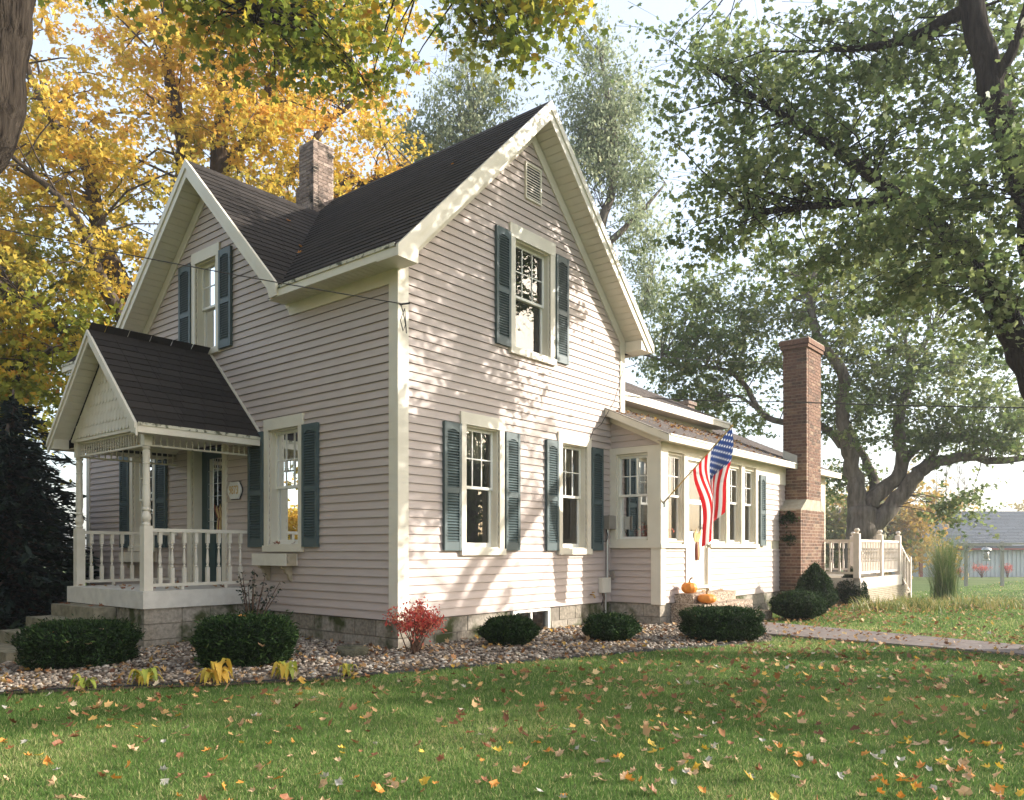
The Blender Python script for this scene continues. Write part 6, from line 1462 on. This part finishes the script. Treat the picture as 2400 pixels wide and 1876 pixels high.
def tall_grass():
    x, y = at(2215, 1290, 19.2)[:2]; t = thing('ornamental_grass', 'tall fountain of green ornamental grass at the foot of the deck stairs', 'grass clump', (x, y, gz(x, y))); r = np.random.default_rng(5)
    b = np.stack([r.normal(0, .10, 900), r.normal(0, .10, 900), np.zeros(900)], 1); blades('leaf_blades', b, 1.75, .42, .0065, 'tall_grass', t, 6, 6)
    b = np.stack([r.normal(0, .10, 160), r.normal(0, .10, 160), np.zeros(160)], 1); blades('arching_blades', b, 1.7, 1.25, .006, 'tall_grass', t, 7, 7)
tall_grass()
def daylilies():
    r = np.random.default_rng(8); B = []
    for k in range(60):
        u = r.random(); px = 1990 + u * 430; py = 1425 - 6 * u + r.normal(0, 4.5) + 3; x, y = G(px, py); B.append(np.stack([r.normal(x, .13, 22), r.normal(y, .13, 22), np.zeros(22)], 1))
    B = np.concatenate(B); B[:, 2] = ground(B[:, 0], B[:, 1]); tag(blades('daylily_border', B, .33, 1.2, .010, 'daylily', None, 9, 4), 'strappy yellowing daylily leaves in a band before the deck', 'ground cover', None, 'stuff')
daylilies()

# gravel
def gravel():
    r = np.random.default_rng(12); n = 26000; X = r.uniform(-7.5, 3.6, n); Y = r.uniform(6.8, 12.2, n); lx, ly = (lw(X, Y))
    ok = inpoly(X, Y, BED) & ~((lx > -.02) & (ly > -.02)) & ~((lx > -1.6) & (ly > 2.95) & (ly < 5.3)) & ~((lx > -2.9) & (ly > 3.7) & (ly < 5.2)) & (Y > 6.9) & ~((lx > 4.5) & (ly > -.95)); X, Y = X[ok], Y[ok]; n = len(X)
    t = (1 + 5 ** .5) / 2; I = unit(np.array([(-1, t, 0), (1, t, 0), (-1, -t, 0), (1, -t, 0), (0, -1, t), (0, 1, t), (0, -1, -t), (0, 1, -t), (t, 0, -1), (t, 0, 1), (-t, 0, -1), (-t, 0, 1)], float))
    Fi = np.array([(0, 11, 5), (0, 5, 1), (0, 1, 7), (0, 7, 10), (0, 10, 11), (1, 5, 9), (5, 11, 4), (11, 10, 2), (10, 7, 6), (7, 1, 8), (3, 9, 4), (3, 4, 2), (3, 2, 6), (3, 6, 8), (3, 8, 9), (4, 9, 5), (2, 4, 11), (6, 2, 10), (8, 6, 7), (9, 8, 1)])
    s = r.uniform(.013, .026, (n, 1, 1)) * (1 + .5 * (r.random((n, 1, 1)) > .93)); a = r.uniform(0, 6.28, n); c, sn = np.cos(a), np.sin(a)
    P = I[None] * (1 + r.normal(0, .07, (n, 12, 1))) * np.stack([r.uniform(.9, 1.4, n), r.uniform(.8, 1.1, n), r.uniform(.5, .8, n)], 1)[:, None]
    V = np.stack([P[..., 0] * c[:, None] - P[..., 1] * sn[:, None], P[..., 0] * sn[:, None] + P[..., 1] * c[:, None], P[..., 2]], -1) * s
    V = V + np.stack([X, Y, ground(X, Y) + .018 + r.random(n) * .018], 1)[:, None]
    F = (np.arange(n) * 12)[:, None, None] + Fi[None]
    o = npmesh('gravel', V.reshape(-1, 3), F.reshape(-1, 3), 'stone', None, np.repeat(r.random(n), 12), True); tag(o, 'rounded grey and cream pebbles filling the bed', 'gravel', None, 'stuff')
gravel()

# grass
def lawn_ok(X, Y):
    lx, ly = lw(X, Y)
    return ~inpoly(X, Y, BED) & ~inpoly(X, Y, PATH) & ~((lx > -.1) & (ly > -.95) & (ly < 9)) & ~((lx > -3) & (lx < 0) & (ly > 2.9) & (ly < 9)) & ~((lx > 11.1) & (lx < 15.9) & (ly > -2.0) & (ly < 2.5))
def lawn_grass():
    r = np.random.default_rng(13); Vs, Rn = [], []
    for d0, d1, dens, h, w in ((2.9, 4.6, 10500, .036, .0026), (4.6, 6.6, 6500, .038, .0032), (6.6, 10, 3000, .04, .0044), (10, 16, 1000, .045, .0065), (16, 34, 170, .05, .012), (34, 54, 60, .06, .02)):
        n = int(.72 * (d1 * d1 - d0 * d0) * dens * (1 if d0 < 16 else .55)); Y = np.sqrt(r.uniform(d0 * d0, d1 * d1, n)); X = (r.uniform(-.72, .72, n) if d0 < 16 else r.uniform(-.72, .72, n)) * Y
        ok = lawn_ok(X, Y); X, Y = X[ok], Y[ok]; n = len(X); Z = ground(X, Y)
        patch = np.sin(X * 1.1 + 1.7) * np.sin(Y * 1.6 + .5 * X) + .6 * np.sin(X * 2.7 - Y * 2.1) ; tuft = np.sin(X * 23 + 3 * np.sin(Y * 11)) * np.sin(Y * 27 + 2 * np.sin(X * 13))
        a = r.uniform(0, 6.28, n); H = h * r.uniform(.5, 1.25, n) * (1 + .22 * tuft); ln = r.uniform(.1, .9, n); b = np.stack([X, Y, Z - .004], 1); dr = np.stack([np.cos(a), np.sin(a), 0 * a], 1); f = r.uniform(0, 6.28, n); sd = np.stack([np.cos(f), np.sin(f), 0 * f], 1)
        W = (w * r.uniform(.7, 1.4, n))[:, None]
        Vs.append(np.stack([b - sd * W, b + sd * W, b + dr * (H * ln)[:, None] + np.array([0, 0, 1]) * (H * (1 - .35 * ln))[:, None]], 1))
        patch = patch + .5 * np.sin(X * .7 - Y * .9 + 2) + .35 * np.sin(X * 5.1 + 2 * np.sin(Y * 3.3)) * np.sin(Y * 4.7); dry = (r.random(n) < .09 + .16 * np.clip(patch - .3, 0, 1.5) + .26 * np.clip((4.7 - Y) / 1.6, 0, 1) * np.clip(patch + .4, 0, 1)); Rn.append(np.repeat(np.where(dry, r.uniform(.84, 1, n), np.clip(r.normal(.42 + .15 * patch, .17, n), 0, .8)), 3))  # dry blades, thickened near the camera to stand for sunlit lawn too
    V = np.concatenate(Vs).reshape(-1, 3); o = npmesh('grass', V, np.arange(len(V)).reshape(-1, 3), 'grass_blade', None, np.concatenate(Rn)); tag(o, 'short mown lawn grass', 'grass', None, 'stuff')
lawn_grass()

# ================================================================ fallen leaves
def curled(seed, shape='maple'):
    T = LEAF[shape].copy(); r = np.random.default_rng(seed); m = MB(); k = r.uniform(.7, 2.0); tw = r.uniform(-.9, .9)
    Q = []; ph = r.uniform(0, 3.14); kk = r.uniform(1.6, 4.2); cs, sn = math.cos(ph), math.sin(ph); jx = r.normal(0, .05, (len(T), 2))
    for (x, y, z), j in zip(T, jx):
        x, y = x + j[0], y + j[1]; a, b = x * cs + y * sn, -x * sn + y * cs; a2, zz = math.sin(kk * a) / kk, (1 - math.cos(kk * a)) / kk; Q.append((a2 * cs - b * sn, a2 * sn + b * cs, zz + .35 * k * b * b * .5 + tw * a * b * .4))
    n = len(Q); c = (0, .05, 0.0)
    m.v = [c] + Q; m.f = [(0, 1 + i, 1 + (i + 1) % n) for i in range(n)]
    b = len(m.v); m.v += [(-.012, -.28, .0), (.012, -.28, 0), (.03, -.62, .10)]; m.f += [(b, b + 1, b + 2)]
    return m
CURL = {c: [curled(200 + i).mesh('fallen_leaf', c) for i in range(5)] for c in ('fl_orange', 'fl_tan', 'fl_yellow', 'fl_pale', 'fl_brown')}
KINDS = [('fl_tan', .34, 'tan curled maple leaf fallen on the lawn'), ('fl_orange', .26, 'orange curled maple leaf fallen on the lawn'), ('fl_yellow', .13, 'yellow maple leaf fallen on the lawn'), ('fl_pale', .11, 'pale silvery maple leaf fallen on the lawn'), ('fl_brown', .16, 'reddish brown maple leaf fallen on the lawn')]
def fallen():
    r = np.random.default_rng(17); d0, d1 = 3.35, 10.6; n = 4600
    Y = np.sqrt(r.uniform(d0 * d0, d1 * d1, n)); X = r.uniform(-.67, .67, n) * Y; keep = r.random(n) < np.clip(.62 + .45 * X / Y + .28 * np.sin(X * 1.9) * np.sin(Y * 1.3 + 1), .15, 1)
    X, Y = X[keep], Y[keep]; ok = lawn_ok(X, Y); X, Y = X[ok], Y[ok]; o = np.argsort(Y); X, Y = X[o], Y[o]; cum = np.cumsum([k[1] for k in KINDS])
    for i in range(min(300, len(X))):
        ci = int(np.searchsorted(cum, r.random() * cum[-1])); c, _, lab = KINDS[min(ci, 4)]; s = r.uniform(.040, .078)
        ob = put('fallen_leaf', CURL[c][r.integers(0, 5)], (X[i], Y[i], gz(X[i], Y[i]) + .022), None, (r.normal(0, .5), r.normal(0, .5), r.uniform(0, 6.28)), (s, s, s)); tag(ob, lab, 'leaf', 'fallen leaves on the lawn, ' + c[3:])
    P = [np.stack([X[300:], Y[300:], ground(X[300:], Y[300:]) + .035], 1)]
    def scatter(n, xs, ys, test, dz, sx=1):
        x = r.uniform(*xs, n); y = r.uniform(*ys, n); k = test(x, y); x, y = x[k], y[k]; P.append(np.stack([x, y, ground(x, y) + dz + r.random(len(x)) * .015], 1))
    def house_free(x, y):
        lx, ly = lw(x, y); return ~((lx > -.02) & (ly > -.02) & (ly < 9)) & ~((lx > -1.6) & (lx < 0) & (ly > 2.9) & (ly < 5.3)) & ~((lx > 4.5) & (ly > -.95)) & ~((lx > -2.9) & (lx < -1.5) & (ly > 3.7) & (ly < 5.2)) & ~((lx > 4.88) & (lx < 6.8) & (ly > -1.8))
    scatter(3200, (-7.5, 3.5), (6.8, 12.5), lambda x, y: inpoly(x, y, BED) & house_free(x, y) & (r.random(len(x)) < .62), .045)
    scatter(1100, (-7.5, -1.0), (6.6, 9.0), lambda x, y: inpoly(x, y, [(-7.2, 7.5), (-5.6, 6.88), (-4.46, 6.70), (-3.34, 6.66), (-2.6, 6.70), (-1.5, 6.98), (-1.2, 7.25), (-1.89, 7.06), (-2.6, 6.98), (-4.46, 7.0), (-5.6, 7.2), (-7.2, 7.9)]), .03)
    scatter(2200, (3, 9), (4, 13.5), lambda x, y: inpoly(x, y, PATH), .045)
    scatter(2600, (3, 11), (10, 18), lambda x, y: inpoly(x, y, LITTER) & house_free(x, y), .03)
    scatter(2600, (3.5, 14), (9, 19), lambda x, y: lawn_ok(x, y) & (lw(x, y)[0] > 5.0) & house_free(x, y) & (r.random(len(x)) < np.clip(1.25 - (y - 10) / 12, .1, 1)), .04)
    scatter(900, (-12, -6.5), (9, 16), lambda x, y: house_free(x, y), .03); scatter(700, (8, 30), (18, 40), lambda x, y: lawn_ok(x, y), .04)
    P = np.concatenate(P); TV = [np.array([v.co[:] for v in CURL['fl_tan'][i].vertices]) for i in range(5)]; TF = np.array([p.vertices[:] for p in CURL['fl_tan'][0].polygons]); n = len(P); k = len(TV[0])
    V = np.stack(TV)[r.integers(0, 5, n)] * r.uniform(.038, .078, (n, 1, 1)); a = r.uniform(0, 6.28, n); c, sn = np.cos(a)[:, None], np.sin(a)[:, None]; V = np.stack([V[..., 0] * c - V[..., 1] * sn, V[..., 0] * sn + V[..., 1] * c, V[..., 2]], -1)
    tl = r.normal(0, .4, (n, 2)); V[..., 2] += V[..., 0] * tl[:, :1] + V[..., 1] * tl[:, 1:]; V += P[:, None]
    npmesh('leaf_litter', V.reshape(-1, 3), ((np.arange(n) * k)[:, None, None] + TF[None]).reshape(-1, 3), 'litter', None, np.repeat(r.random(n), k)); tag(bpy.data.objects['leaf_litter'], 'drift of small tan and orange leaves over gravel, path and far lawn', 'leaves', None, 'stuff')
    # leaves caught on roofs, porch, steps, window sill and yews
    def extra(name_lab, pts, c, nrm=None):
        for (x, y, z) in pts:
            s = r.uniform(.06, .10); ob = put('fallen_leaf', CURL[c][r.integers(0, 5)], (x, y, z), None, (r.normal(0, .3), r.normal(0, .3), r.uniform(0, 6.28)), (s, s, s)); tag(ob, name_lab, 'leaf', name_lab)
    for i in range(26): x, y = r.uniform(-1.5, -.1), r.uniform(3.1, 5.2); extra('brown leaf lying on the porch floor', [hloc(x, y, .662)], 'fl_brown' if i % 2 else 'fl_tan')
    for i in range(10): extra('leaf lying on the stone side steps', [hloc(r.uniform(5.3, 6.5), r.uniform(-1.2, -1.0), .492)], 'fl_tan')
    for i in range(7): extra('brown leaf lying on a porch step', [hloc(r.uniform(-1.8, -1.65), r.uniform(3.9, 5.0), .43)], 'fl_brown')
    extra('leaf caught on the window sill', [hloc(-.03, 2.45, 1.26), hloc(-.03, 2.38, 1.265), hloc(-.03, 2.02, 1.26)], 'fl_brown')
    for (px, d, zz, c) in ((120, 8.25, .30, 'fl_orange'), (160, 8.1, .22, 'fl_tan'), (236, 8.25, .34, 'fl_tan'), (208, 8.1, .2, 'fl_tan'), (612, 7.55, .25, 'fl_tan'), (555, 7.5, .02, 'fl_tan'), (565, 7.95, .50, 'fl_orange'), (1700, 9.72, .02, 'fl_yellow')): extra('leaf caught in the clipped yew', [((px - CX) / F_PX * d, d, zz)], c)
    for (x, y) in ((.55, 2.7), (.75, 2.95), (.95, 3.55), (1.55, .6)): extra('orange leaf lying on the dark roof', [hloc(x, y, max(roofR(x), roofX(y) if x < xv(roofX(y)) else 0) + .02)], 'fl_orange')
    n = 480; x = r.uniform(4.45, 9.7, n); y = r.uniform(-1.1, .35, n) ; z = rakeS(y) + .012; w = np.array([wl(a, b) for a, b in zip(x, y)]); k = r.random(n) < .25 + .75 * (y > -.5)
    leaf_mesh('roof_leaves', np.stack([w[:, 0], w[:, 1], z], 1)[k], .058, 'tri', 'litter', None, r.random(k.sum()), r, 1.2, 0); tag(bpy.data.objects['roof_leaves'], 'small yellow leaves lying on the sunroom roof', 'leaves', None, 'stuff')
fallen()
def creeper_leaves():
    P = creeper(); r = np.random.default_rng(6); W = np.array([(*wl(p[0], p[1]), p[2]) for p in P]); o = leaf_mesh('wall_creeper', W, .055, 'diamond', 'yew', None, r.random(len(W)), r, .2, .5); tag(o, 'dark ivy tufts clinging to the side of the brick chimney base', 'ivy')
creeper_leaves()
# things inside the sunroom: framed picture and dried flowers
t = thing('framed_picture', 'small framed flower picture inside the sunroom window', 'picture', hloc(4.80, -.028, 1.62), HROT)
MB().box(-.12, .12, -.02, 0, 0, .36).build('frame', 'gold', t); MB().box(-.10, .10, -.026, -.02, .02, .34).build('print', 'picture_print', t)
t = thing('dried_flowers', 'bunch of pink and brown dried flowers inside the sunroom window', 'flowers', hloc(4.86, -.50, 1.30), HROT)
MB().lathe([(.05, -.8), (.06, -.1), (.08, 0), (.07, .05)], 0, 0, 10).build('vase', 'inside', t, True); _r = np.random.default_rng(3); _P = _r.normal(size=(260, 3)) * np.array([.07, .16, .07]) + np.array([0, 0, .14]); leaf_mesh('blooms', _P, .055, 'diamond', 'leaf_red', t, .5 + .5 * _r.random(260), _r, .3, 0)

# thin haze volume, added to stand for lens flare on the right
hz = MB().box(-95, 130, -70, 150, -3.5, 24.5).mesh('haze', 'black_rubber'); hz.materials.clear()
hm, hn, ho = nt('haze'); pv = N(hn, 'ShaderNodeVolumePrincipled'); pv.inputs['Color'].default_value = (0.95, 0.96, 1.0, 1); pv.inputs['Density'].default_value = 0.0018; pv.inputs['Anisotropy'].default_value = 0.6
hn.links.new(pv.outputs[0], ho.inputs['Volume']); hz.materials.append(hm); hzo = link(bpy.data.objects.new('haze', hz)); tag(hzo, 'thin pale haze added for the lens flare', None, None, 'stuff')
